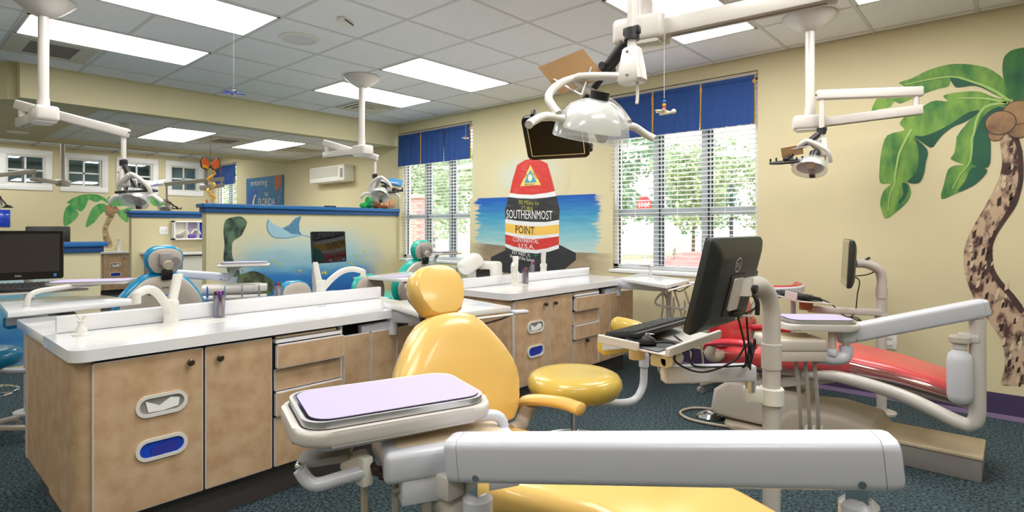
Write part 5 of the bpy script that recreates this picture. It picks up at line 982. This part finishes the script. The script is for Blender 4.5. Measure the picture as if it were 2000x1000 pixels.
        mb = MB(); mb.prism(rrect(w, h, .016), q, s2, u2, nrm*.022, .006); tb = obj('tablet_case', mb, 'black', t)
        mb = MB(); mb.prism(rrect(w-.035, h-.035, .004), q+nrm*.0222, s2, u2, nrm*.001); obj('tablet_frame', mb, 'steel', tb, smooth=0); mb = MB(); mb.prism(rrect(w-.041, h-.041, .003), q+nrm*.0228, s2, u2, nrm*.001); obj('tablet_screen', mb, 'tabscreen', tb, smooth=0)
        for a, b in ((-.52, .35), (-.52, -.3), (.3, .55), (-.2, .55)): obj('tablet_grip', MB().cyl(q+s2*w*a+u2*h*b-nrm*.005, q+s2*w*a+u2*h*b+nrm*.03, .01, n=10), 'black', tb)
    if clip:
        q = Vector(clip[0]); a_, b_ = Vector(clip[1]), Vector(clip[2]); nn = a_.cross(b_).normalized()
        mb = MB(); mb.prism(rrect(1, 1, .03), q, a_, b_, nn*.006); cl = obj('clip_tray', mb, clip[3], t); mb = MB(); mb.prism(rrect(1.0, .2, .02), q-b_*.42-nn*.012, a_, b_, nn*.012); obj('tray_lip', mb, 'steel', cl)
        mb = MB(); mb.tube([q-a_*.4-b_*.45, q-a_*.45+b_*.1-nn*.01, H+up*.1-fw_*.08], .004, 8); mb.tube([q+a_*.4-b_*.45, q+a_*.45-nn*.01, H+up*.1-fw_*.08], .004, 8); obj('tray_wire', mb, 'steel', cl)
    rebase(t, (x, y, 0))
dental_lamp((-1.055, 1.95), 2.03, (-.43, 2.07, 2.05), (-1.01, 1.775, 2.24), 1.92, (-1.085, 1.65, 1.65), (-.32, .1, -1), 'large white dental lamp with a tablet screen hanging in the foreground', 1.3, True, tab=((-1.36, 1.80, 1.655), (.35, -.65, -.62), (.25, .195)), clip=((-1.225, 1.715, 1.862), (.16, .06, .05), (-.06, -.06, .10), 'brown'))
dental_lamp((-1.08, 4.36), 2.02, (-.46, 4.57, 2.06), (-.98, 4.25, 2.18), 1.89, (-1.015, 4.12, 1.70), (-.1, -.6, -.8), 'white dental lamp with a black accessory ring in front of the palm mural', 1., True, ring=((-1.15, 4.06, 1.745), (.1, .05, .01)), clip=((-1.12, 4.08, 1.80), (.12, .05, .02), (.0, -.03, .06), 'brown'), handles=False)
dental_lamp((-4.73, .75), 2.02, (-5.36, .72, 2.04), (-4.755, 1.2, 1.965), 1.70, (-4.58, 1.23, 1.50), (.3, -.5, -.8), 'white dental lamp on the leftmost ceiling pole with a black ring', 1., True, ring=((-4.60, 1.24, 1.56), (.12, .12, .01)), clip=((-4.55, 1.33, 1.60), (.12, .1, .02), (-.03, .03, .03), 'steel'))
dental_lamp((-4.80, 3.2), 2.04, (-5.45, 3.18, 2.05), (-4.87, 3.40, 2.0), 1.76, (-4.69, 3.34, 1.62), (.3, -.6, -.6), 'white dental lamp on the middle ceiling pole above the blue ledge', 1., True, ring=((-4.55, 3.40, 1.66), (.12, .04, .01)), clip=((-4.62, 3.47, 1.74), (.14, .05, -.03), (-.02, .04, .06), 'signblue'))
dental_lamp((-11.7, 2.1), 2.02, (-11.3, 1.65, 2.03), (-11.9, 1.3, 2.1), 1.8, (-11.9, 1.28, 1.62), (.5, -.5, -.6), 'far dental lamp at the interior windows, left one', 1., False, handles=False, ring=((-11.7, 1.42, 1.62), (.14, .06, .0)))
dental_lamp((-11.2, 4.12), 2.03, (-10.75, 4.25, 2.05), (-11.35, 3.52, 2.06), 1.72, (-11.35, 3.5, 1.62), (.5, -.5, -.6), 'far dental lamp next to the butterfly mobile', 1., False, handles=False, ring=((-11.15, 3.62, 1.64), (.16, .06, 0)))
# ------------------------------------------------------------------ hanging decorations
def hanger(loc, zc, cols, label, body='tan', sp=.05):
    t = thing('hanging_dragonfly', label, 'ornament', loc); obj('string', MB().cyl((0, 0, .05), (0, 0, zc-loc[2]), .0012, n=6), 'wire', t)
    for k, c in enumerate(('markred', 'orangey', 'bluefab')): obj('bead', MB().ball((0, 0, .012+.013*k), .007), c, t)
    obj('body', MB().tube([(-sp*.6, sp*.3, -.004), (sp*1.2, -sp*.4, -.008)], .005, 8), body, t); obj('tail_bead', MB().ball((sp*1.25, -sp*.42, -.006), .009), cols, t)
    for a in ((-.9, .2), (-.5, -.7), (.1, .8), (.3, -.8)): obj('wing', MB().ball((a[0]*sp*.6, a[1]*sp*.6, .004), sp*.55, sp*.2, .004, M=Matrix.Rotation(math.atan2(a[1], a[0]), 3, 'Z')), cols, t)
hanger((-3.95, 1.63, 2.19), 2.765, 'glassblue', 'blue winged glass dragonfly hanging from the ceiling at the left', 'tan', .08)
hanger((-.96, 1.92, 1.71), 2.74, 'cream', 'small pale dragonfly hanging in front of the large blue valance', 'cream', .035)
hanger((-4.95, 4.75, 2.36), 2.765, 'cream', 'small pale dragonfly hanging at the corner window valance', 'cream', .05)
t = thing('butterfly_mobile', 'orange butterfly mobile with a yellow paper spiral', 'mobile', (-7.6, 2.85, 1.5))
obj('string', MB().cyl((0, 0, .66), (0, 0, .99), .003, n=6), 'black', t)
for s, m in ((-1, 'orange'), (1, 'orange')):
    mb = MB(); mb.prism([(.01, -.02), (.08, .05), (.11, .0), (.1, -.07), (.05, -.1), (.01, -.06)], (0, 0, .62), (.0, s*1.0, 0), (0, 0, 1), (.008, 0, 0)); obj('wing', mb, m, t, smooth=0)
    mb = MB(); mb.prism([(.0, -.04), (.09, .065), (.125, .0), (.115, -.08), (.05, -.12), (.0, -.08)], (-.004, 0, .62), (.0, s*1.0, 0), (0, 0, 1), (.003, 0, 0)); obj('wing_border', mb, 'black', t, smooth=0)
mb = MB(); mb.prism([(-.1, -.08), (-.02, -.1), (-.04, -.06), (-.1, -.04)], (.006, 0, .62), (0, 1, 0), (0, 0, 1), (.006, 0, 0)); obj('wing_patch', mb, 'orangey', t, smooth=0)
for k in range(7): obj('paper_curl', MB().tube(spl([(.03*cos(k), .03*sin(k)+.02*(-1)**k, .5-.075*k), (.03, .045*(-1)**k, .465-.075*k), (0, 0, .43-.075*k)]), .016, 6, r2=.004), 'orangey' if k < 5 else 'orange', t)
# ------------------------------------------------------------------ assistant's instrument arms and side tables
def assist_arm(loc, label, hoses=True):
    t = thing('assistant_arm', label, 'instrument holder', loc, 0, 'assistant instrument arms'); 
    obj('pivot_block', MB().cyl((0, -.03, .8), (0, .03, .8), .03).box(-.05, .04, -.03, .03, .77, .825, .006), 'plastic', t); obj('drop_post', MB().box(-.085, -.04, -.015, .02, .28, .8, .008), 'plastic', t)
    obj('holder_bar', MB().tube(spl([(-.1, 0, .74), (-.16, -.02, .68), (-.17, -.03, .63), (-.1, -.03, .615), (.12, -.03, .605)], 5), .01, 10), 'whitep', t)
    for k, x in enumerate((-.1, .0, .1)):
        h = obj('instrument', MB().lathe([(.001, 0), (.009, 0), (.011, .03), (.008, .075), (.011, .1), (.008, .115), (.001, .117)], 12, Matrix.Translation((x, -.035, .59-.02*k+.02))), 'steel' if k else 'whitep', t); obj('clip', MB().cyl((x, -.035, .598), (x, -.035, .618), .019, n=14), 'whitep', h)
        if hoses: obj('hose', MB().tube(spl([(x, -.035, .60), (x-.03, -.04, .4), (x-.06, -.05, .2), (x+.0, -.06, .03), (x+.12, -.04, .025), (x+.14, .0, .2), (x+.06, .02, .5), (x-.02, .01, .76)], 6), .008, 8), 'taupe', t)
assist_arm((-2.17, 4.55, 0), 'hanging suction and syringe holders with looped hoses under the window side worktop')
t = thing('swing_worktop', 'white swing-out worktop beside the blue chair at the left', 'worktop', (0, 0, 0), 0, 'swing-out worktops')
mb = MB(); mb.prism([(-4.5, .5), (-3.78, .46), (-3.86, 1.06), (-4.36, .96)], (0, 0, .834), (1, 0, 0), (0, 1, 0), (0, 0, .03), .006); obj('slab', mb, 'solid', t); obj('bracket', MB().beam((-3.74, .75, .76), (-4.2, .72, .81), .09, .045, .01), 'greydark', t)
obj('bent_tube', MB().tube(spl([(-3.98, .56, .86), (-3.98, .57, .915), (-4.02, .62, .94), (-4.15, .8, .945), (-4.25, .95, .945)], 6), .014, 10), 'plastic', t); rebase(t, (-3.8, .75, 0))
tray_set((-4.2, .9, .952), R_(62), 'instrument tray with lilac paper left of the blue chair', 'left of the blue chair', .42, .25)
tag(obj('keyboard_shelf', MB().box(-.17, .17, -.36, .3, 0, .014, .004), 'plastic', None, (-4.5, .62, .9), (0, 0, -.1)), 'white keyboard shelf under the left edge monitor', 'shelf')
keyboard((-4.40, .56, .928), R_(80), 'black keyboard on the white shelf at the left edge'); mouse((-4.42, .86, .914), R_(160), 'black mouse on the white shelf at the left edge')
t = thing('swing_worktop', 'white swing-out worktop in front of the green-blue chair', 'worktop', (0, 0, 0), 0, 'swing-out worktops')
mb = MB(); mb.prism([(-4.25, 2.88), (-3.82, 2.92), (-3.72, 3.45), (-4.42, 3.42)], (0, 0, .834), (1, 0, 0), (0, 1, 0), (0, 0, .03), .006); obj('slab', mb, 'solid', t); obj('bracket', MB().beam((-3.74, 3.3, .76), (-4.1, 3.2, .81), .09, .045, .01), 'greydark', t); obj('side_handle', MB().beam((-4.27, 2.86, .848), (-4.3, 2.78, .846), .04, .02, .006), 'greydark', t); rebase(t, (-3.8, 3.3, 0))
paper_sheet((-4.02, 3.1, .866), R_(80), .34, .24, 'paper', 'lilac paper on the worktop in front of the green-blue chair')
t = thing('tray_stand', 'small tray on a bent tube above the window side swing worktop', 'tray stand', (-2.38, 4.5, .8645))
obj('bent_tube', MB().tube(spl([(0, 0, 0), (0, 0, .06), (-.02, .01, .085), (-.12, .04, .09)], 5), .012, 10), 'plastic', t); obj('tray_plate', MB().box(-.2, .02, -.09, .11, .1, .108, .003), 'greyp', t)
# ------------------------------------------------------------------ far delivery units
def far_unit(loc, rz, label, where):
    t = thing('delivery_unit', label, 'delivery unit', loc, rz, 'far delivery units')
    obj('post', MB().cyl((-.3, .1, .05), (-.3, .1, .82), .03), 'plastic', t); obj('base_foot', MB().cyl((-.3, .1, 0), (-.3, .1, .06), .09, .05), 'plastic', t)
    arm_beam(t, (-.33, .1, .9), (.1, .05, .86), .07, .06); obj('tray_stem', MB().tube(spl([(.1, .05, .86), (.13, .05, .92), (.18, .05, .955)]), .02, 10), 'plastic', t)
    obj('instrument_console', MB().loft([[V(x, .02+y*1.0, .76+z) for y, z in rrect(.16, .09, .04)] for x in (-.1, -.09, .34, .35)]), 'plastic', t); obj('console_panel', MB().box(.3, .4, -.07, .06, .74, .8, .01), 'whitep', t)
    obj('holder_rail', MB().tube([(-.1, -.1, .70), (.4, -.1, .70)], .022, 12), 'plastic', t)
    for k in range(4):
        x = -.05+.13*k; i_ = obj('handpiece', MB().cyl((x, -.11, .67), (x, -.12, .80), .011, .005, 10), ('bluefab', 'steel', 'steel', 'greydark')[k], t); obj('hose', MB().tube(spl([(x, -.11, .67), (x, -.1, .5), (x+.02, -.06, .3), (x+.05, 0, .3), (x+.02, .02, .7)], 5), .008, 8), 'hose', i_)
    obj('tray_holder', MB().box(.02, .42, -.13, .12, .955, .975, .008), 'plastic', t)
    q = Matrix.Rotation(rz, 3, 'Z') @ V(.22, 0, 0); tray_set((loc[0]+q.x, loc[1]+q.y, .976), rz, 'steel instrument tray %s' % where, where, .36, .22)
far_unit((-5.08, 1.95, 0), R_(62), 'white instrument unit with hanging handpieces behind the blue chair', 'behind the blue chair')
far_unit((-5.25, 4.48, 0), R_(100), 'white instrument unit behind the green-blue chair', 'behind the green-blue chair')
# ------------------------------------------------------------------ things beyond the partition
t = thing('air_conditioner', 'white wall-mounted air conditioner beyond the partition', 'air conditioner', (-8.31, YW, 2.01))
obj('casing', MB().box(-.52, .52, -.2, 0, 0, .265, .025, 3), 'offwhite', t); obj('inlet_grille', MB().box(-.47, .34, -.206, -.198, .085, .235, .004), 'acgrille', t)
for k in range(9): obj('grille_bar', MB().box(-.47, .34, -.21, -.205, .092+.016*k, .097+.016*k), 'offwhite', t, smooth=0)
obj('outlet_flap', MB().box(-.44, .4, -.205, -.16, .008, .045, .006), 'whitep', t); obj('control_strip', MB().box(.42, .49, -.205, -.199, .06, .2, .003), 'greydark', t)
t = thing('back_counter', 'white lab counter with grey fronts against the far partition', 'cabinet', (0, 0, 0)); mb = MB(); mb.prism([(-9.74, 2.66), (-9.3, 2.9), (-9.14, 3.0), (-9.14, 5.04), (-9.74, 5.04)], (0, 0, .885), (1, 0, 0), (0, 1, 0), (0, 0, .035), .004); obj('slab', mb, 'solid', t)
mb = MB(); mb.prism([(-9.74, 2.72), (-9.2, 3.03), (-9.2, 5.04), (-9.74, 5.04)], (0, 0, 0), (1, 0, 0), (0, 1, 0), (0, 0, .884)); obj('carcass', mb, 'greydark', t, smooth=0)
for k in range(4): obj('door', MB().box(-9.2, -9.182, 3.06+.49*k, 3.53+.49*k, .12, .86, .003), 'whitep', t, smooth=0)
rebase(t, (-9.4, 3.9, 0))
t = thing('model_shelf', 'white wall box with blue and purple compartments of dental models', 'shelf', (-9.74, 3.44, 1.10)); mb = MB()
for q in ((-.36, .36, 0, .02), (-.36, .36, .27, .29), (-.36, -.345, 0, .29), (.345, .36, 0, .29)): mb.box(0, .14, *q)
mb.box(0, .01, -.36, .36, 0, .29); obj('box_frame', mb, 'white', t, smooth=0)
for k, m in enumerate(('offwhite', 'paper', 'bluep', 'paper')): obj('back_panel', MB().box(.011, .016, -.34+.17*k, -.175+.17*k, .022, .268), m, t, smooth=0); obj('divider', MB().box(.01, .13, -.176+.17*k, -.17+.17*k, .02, .27), 'white', t, smooth=0)
for k, m in enumerate(('greydark', 'paper2', 'bluep')):
    for j in range(2): tag(obj('dental_model', MB().ball((0, 0, .03), .03, .06, .03), m, None, (-9.66, 3.18+.17*k, 1.122+.001*j), (0, 0, 1.2*j)) if j == 0 else obj('dental_model', MB().tube(spl([(0, -.05, .07), (0, 0, .11+.02*k), (0, .06, .12), (0, .09, .06)]), .012, 8), 'cream', None, (-9.67, 3.22+.17*k, 1.12)), ('%s dental arch model in the white wall box' % ('grey', 'purple', 'blue')[k]) if j == 0 else 'cream %s model strip in the white wall box' % ('short', 'middle', 'tall')[k], 'model')
t = thing('light_switch', 'white double switch plate on the far partition', 'switch', (-9.749, 2.98, 1.24)); obj('plate', MB().box(0, .008, -.06, .06, -.06, .06, .003), 'white', t)
for y in (-.025, .025): obj('toggle', MB().box(.006, .016, y-.008, y+.008, -.014, .014, .002), 'offwhite', t)
t = thing('flower_vase', 'bunch of magenta flowers in a dark vase on the lab counter', 'flowers', (-9.42, 3.72, .92)); obj('vase', MB().lathe([(.001, 0), (.04, 0), (.055, .06), (.04, .13), (.045, .15), (.001, .15)], 18), 'black', t)
random.seed(5)
for k in range(12):
    a = 2.4*k; r = .05+.006*k; p = V(r*cos(a), r*sin(a), .3-.008*k); obj('bloom', MB().ball(p, .032, n=8, m=5), 'magenta', t); q = V(p.x*1.6, p.y*1.6, p.z-.09); obj('leaf', MB().ball(q, .05, .02, .03, 8, 5, Matrix.Rotation(a, 3, 'Z')), 'leafdark', t)
t = thing('far_cabinet', 'tan sink cabinet with two bin chutes at the far back wall', 'cabinet', (-10.26, 2.13, 0)); obj('carcass', MB().box(-3.12, -2.66, .1, 1.3, .1, .78), 'laminate2', t, smooth=0); d = door(t, .80, 1.2, .1, .775, 0, (1.13, .7)); chute(d, .99, .57, 'greydark', 1); chute(d, .99, .39, 'bluep', 0); door(t, .36, .79, .1, .775)
obj('slab', MB().box(-3.13, -2.6, .05, 1.7, .785, .83, .004), 'solid', t); obj('toe_panel', MB().box(-3.1, -2.72, .1, 1.3, 0, .1), 'toe', t, smooth=0)
faucet(-13.2, 3.25, R_(160), 'small white faucet at the far back wall cabinet')
t = thing('office_monitor', 'back of a black monitor beyond the low blue-topped partition', 'monitor', (-8.3, 1.42, 0)); obj('panel', MB().box(-.02, .03, -.26, .14, 1.06, 1.30, .012), 'monback', t); obj('stem', MB().box(-.03, .0, -.1, .0, .75, 1.1), 'black', t); obj('foot', MB().box(-.12, .12, -.16, .06, .73, .75, .004), 'black', t); 
t = thing('side_desk', 'desk carrying the black monitor beyond the low partition', 'desk', (-8.3, 1.1, 0)); obj('desk_top', MB().box(-.35, .35, -.7, .5, .7, .73, .004), 'solid', t)
for x in (-.3, .3):
    for y in (-.65, .45): obj('leg', MB().box(x-.02, x+.02, y-.02, y+.02, 0, .7), 'steel', t, smooth=0)
tag(obj('notice_panel', MB().box(0, .012, -.16, .16, 0, .3, .002), 'glassblue', None, (XB+.002, 1.5, 1.30)), 'bright blue panel on the far back wall at the left edge', 'panel')
tag(obj('remote_control', MB().box(-.02, .02, -.08, .08, 0, .018, .006), 'black', None, (-6.76, 4.02, 1.556)), 'dark remote control lying on the blue ledge', 'remote')
# plush toys on the ledge
def plush(loc, rz, parts, label):
    t = thing('plush_toy', label, 'toy', loc, rz, 'plush toys on the ledge')
    for n, c, r, m in parts: obj(n, MB().ball(c, *r, n=14, m=9), m, t)
plush((-6.76, 4.56, 1.556), 0, [('body', (0, .06, .05), (.05, .09, .05), 'greenplush'), ('head', (.0, .06, .11), (.05, .055, .045), 'greenplush'), ('eye', (.03, .02, .145), (.018, .018, .018), 'greenplush'), ('eye', (.03, .09, .145), (.018, .018, .018), 'greenplush'), ('foot', (.03, -.05, .035), (.03, .06, .035), 'greenplush'), ('belly', (.035, .06, .05), (.025, .06, .035), 'markgreen')], 'green plush frog on the blue ledge')
plush((-6.76, 4.74, 1.556), 0, [('body', (0, 0, .05), (.05, .08, .05), 'brownplush'), ('head', (0, -.02, .13), (.045, .05, .05), 'brownplush'), ('leg', (.03, .1, .025), (.025, .08, .025), 'brownplush'), ('muzzle', (.04, -.02, .12), (.02, .025, .02), 'peach')], 'brown plush animal between the frog and the peach toy')
plush((-6.77, 4.94, 1.556), 0, [('body', (0, 0, .07), (.05, .075, .07), 'peach'), ('head', (0, -.05, .2), (.05, .055, .055), 'peach'), ('arm', (.03, .07, .08), (.025, .03, .06), 'peach'), ('ear', (0, .0, .25), (.015, .025, .025), 'brownplush'), ('bow', (.05, .0, .07), (.006, .006, .05), 'markred'), ('snout', (.045, -.05, .19), (.02, .03, .025), 'cream')], 'peach plush animal with a red ribbon at the end of the ledge')
plush((-6.77, 4.80, 1.70), 0, [('body', (0, 0, .03), (.05, .06, .04), 'olive'), ('head', (0, .05, .06), (.035, .04, .035), 'reef')], 'olive plush animal on top of the toy pile')
# small wall and floor items near the red chair
t = thing('wall_outlet', 'white power outlet on the wall behind the red chair', 'outlet', (-.71, YW, .44)); obj('plate', MB().box(-.045, .045, -.008, 0, -.06, .06, .003), 'white', t)
for z in (-.025, .025): obj('socket', MB().box(-.018, .018, -.011, -.006, z-.014, z+.014, .004), 'offwhite', t)
t = thing('foot_control', 'round chrome foot pedal with a looped hose beside the red chair base', 'pedal', (-1.56, 3.78, 0)); obj('dome', MB().lathe([(.001, .05), (.02, .048), (.06, .03), (.085, .012), (.085, .004), (.001, .004)], 28), 'chrome', t)
obj('hose', MB().tube(spl([(.06, 0, .03), (.1, .08, .03), (.02, .16, .012), (-.14, .1, .012), (-.18, -.06, .012), (-.05, -.16, .012), (.2, -.12, .012), (.4, -.05, .02)], 6), .009, 8), 'taupe', t)
tag(obj('glove_box', MB().box(-.12, .12, -.06, .06, 0, .07, .003), 'lilac', None, (-.82, 4.35, 0), (0, 0, .1)), 'purple cardboard box on the carpet under the red chair', 'box')
# ------------------------------------------------------------------ outdoors
GZ = -.25
tag(obj('lawn', MB().box(-70, 40, YW+.3, 90, GZ-.2, GZ), 'grass'), 'pale sunlit lawn outside the windows', 'lawn', None, 'structure')
tag(obj('driveway', MB().box(-60, 30, 11.5, 15.5, GZ, GZ+.02), 'asphalt'), 'pale driveway outside the windows', 'driveway', None, 'structure')
def mound(x, y, rx, ry, h, label):
    mb = MB(); mb.loft([[V(x+rx*k*cos(a)*(1+.08*sin(3*a)), y+ry*k*sin(a), GZ+h*(1-k*k)) for a in [2*pi*i/36 for i in range(36)]] for k in (1, .8, .55, .3, .05)]); tag(obj('mulch_bed', mb, 'mulch'), label, 'mulch bed', None, None)
mound(-7.8, 18.6, 2.6, 2.6, .75, 'reddish mulch bed on the lawn seen through the left part of the large window'); mound(-5.6, 25, 4.2, 4, 1.1, 'reddish mulch bed further off seen at the right of the large window')
random.seed(11)
def tree(x, y, h, r, m, label, n=2600, trunk=.28):
    t = thing('tree', label, 'tree', (x, y, GZ), 0, 'trees outside'); obj('trunk', MB().tube([(0, 0, 0), (.05, 0, h*.5), (0, .05, h*.9)], .12*h/6, 8, r2=.03), 'trunk', t)
    cl = [(random.uniform(-.6, .6)*r, random.uniform(-.6, .6)*r, h*random.uniform(trunk+.08, .92), r*random.uniform(.3, .55)) for _ in range(16)]; mb = MB()
    for k in range(n):
        c = random.choice(cl); u, v_ = random.uniform(0, 2*pi), math.acos(random.uniform(-1, 1)); q = c[3]*random.uniform(.55, 1.05)
        p = V(c[0]+q*sin(v_)*cos(u), c[1]+q*sin(v_)*sin(u), c[2]+q*cos(v_)*.9); a = V(random.gauss(0, 1), random.gauss(0, 1), random.gauss(0, .6)).normalized()*random.uniform(.07, .14)*h/5; b = a.cross(V(random.gauss(0, 1), random.gauss(0, 1), random.gauss(0, 1))).normalized()*a.length*.7
        mb.poly([p-a, p+b, p+a, p-b])
    obj('crown', mb, m, t, smooth=0)
for i, (x, y, h, r, m, l) in enumerate([(-14.6, 24, 6.6, 2.1, 'treepine', 'tall blue-green tree at the left of the large window'), (-16.5, 27, 5.4, 2.2, 'treeleaf', 'tree left of the tall blue-green tree'), (-10.6, 25, 5.6, 2.1, 'treeleaf', 'round green tree in the middle of the large window'), (-12.4, 28, 5.2, 2.4, 'treepine', 'tree behind the stop sign'), (-8.2, 28, 4.9, 2.2, 'treeleaf', 'yellowish tree left of the street lamp'),
        (-5.4, 27, 4.8, 2.4, 'treeleaf', 'tree right of the street lamp'), (-9.0, 33, 5.8, 2.6, 'treepine', 'far tree behind the street lamp'), (-14, 33, 6.2, 2.8, 'treepine', 'far tree behind the tall blue-green tree'), (-16.2, 15, 4.6, 2.0, 'treeleaf', 'leafy tree filling the corner window on the right'), (-19.5, 16, 5.2, 2.2, 'treeleaf', 'leafy tree in the middle of the corner window'), (-22.5, 19, 6, 2.4, 'treeleaf', 'leafy tree at the left of the corner window'), (-28, 24, 7, 3, 'treepine', 'far tree behind the corner window trees'), (-38, 16, 6.5, 3, 'treeleaf', 'tree seen through the small far window'), (-4.6, 33, 6, 2.6, 'treepine', 'far tree at the right of the large window')]): tree(x, y, h, r, m, l)
for i, (x, y) in enumerate(((-8.3, 17.2), (-6.9, 16.8), (-9.6, 20))): tree(x, y, .9, .35, 'treepine', 'small shrub on the mulch bed, %s' % ('left one', 'right one', 'far one')[i], 160, .1)
t = thing('street_lamp', 'dark street lamp with a curved arm outside the large window', 'lamp post', (-11.2, 30, GZ)); obj('post', MB().tube(spl([(0, 0, 0), (0, 0, 4.2), (-.05, 0, 5.0), (-.35, 0, 5.7), (-.8, 0, 5.95)], 6), .11, 10, r2=.05), 'polegrey', t); obj('lamp_head', MB().box(-1.25, -.75, -.12, .12, 5.88, 5.98, .03), 'polegrey', t)
t = thing('stop_sign', 'red octagonal stop sign outside the large window', 'sign', (-11.9, 22, GZ)); obj('post', MB().cyl((0, 0, 0), (0, 0, 2.7), .03), 'steel', t); mb = MB(); mb.prism([(.38*cos(R_(22.5+45*k)), .38*sin(R_(22.5+45*k))) for k in range(8)], (0, -.04, 2.5), (1, 0, 0), (0, 0, 1), (0, .01, 0)); obj('plate', mb, 'stopred', t, smooth=0)
text('STOP', [(-.27, 2.6), (.27, 2.6), (.27, 2.4), (-.27, 2.4)], lambda x, z: V(x, -.045, z), 'whitetext', t)
t = thing('brick_pier', 'red brick pier outside the corner window', 'pier', (-11.0, 9.0, GZ)); b0 = None
for r in range(28):
    for k in range(2):
        o_ = (.0 if r % 2 else .12)
        for y in (-.2, .2):
            p = (-.12+.24*k+(o_-.06), y, .04+.08*r)
            if b0 is None: b0 = obj('brick', MB().box(-.115, .115, -.05, .05, -.036, .036), 'brick', t, p, smooth=0)
            else: share(b0, 'brick', t, p)
obj('mortar_core', MB().box(-.2, .2, -.24, .24, 0, 2.26), 'brick', t, smooth=0); obj('cap_stone', MB().box(-.3, .3, -.32, .32, 2.24, 2.34, .01), 'taupe', t)
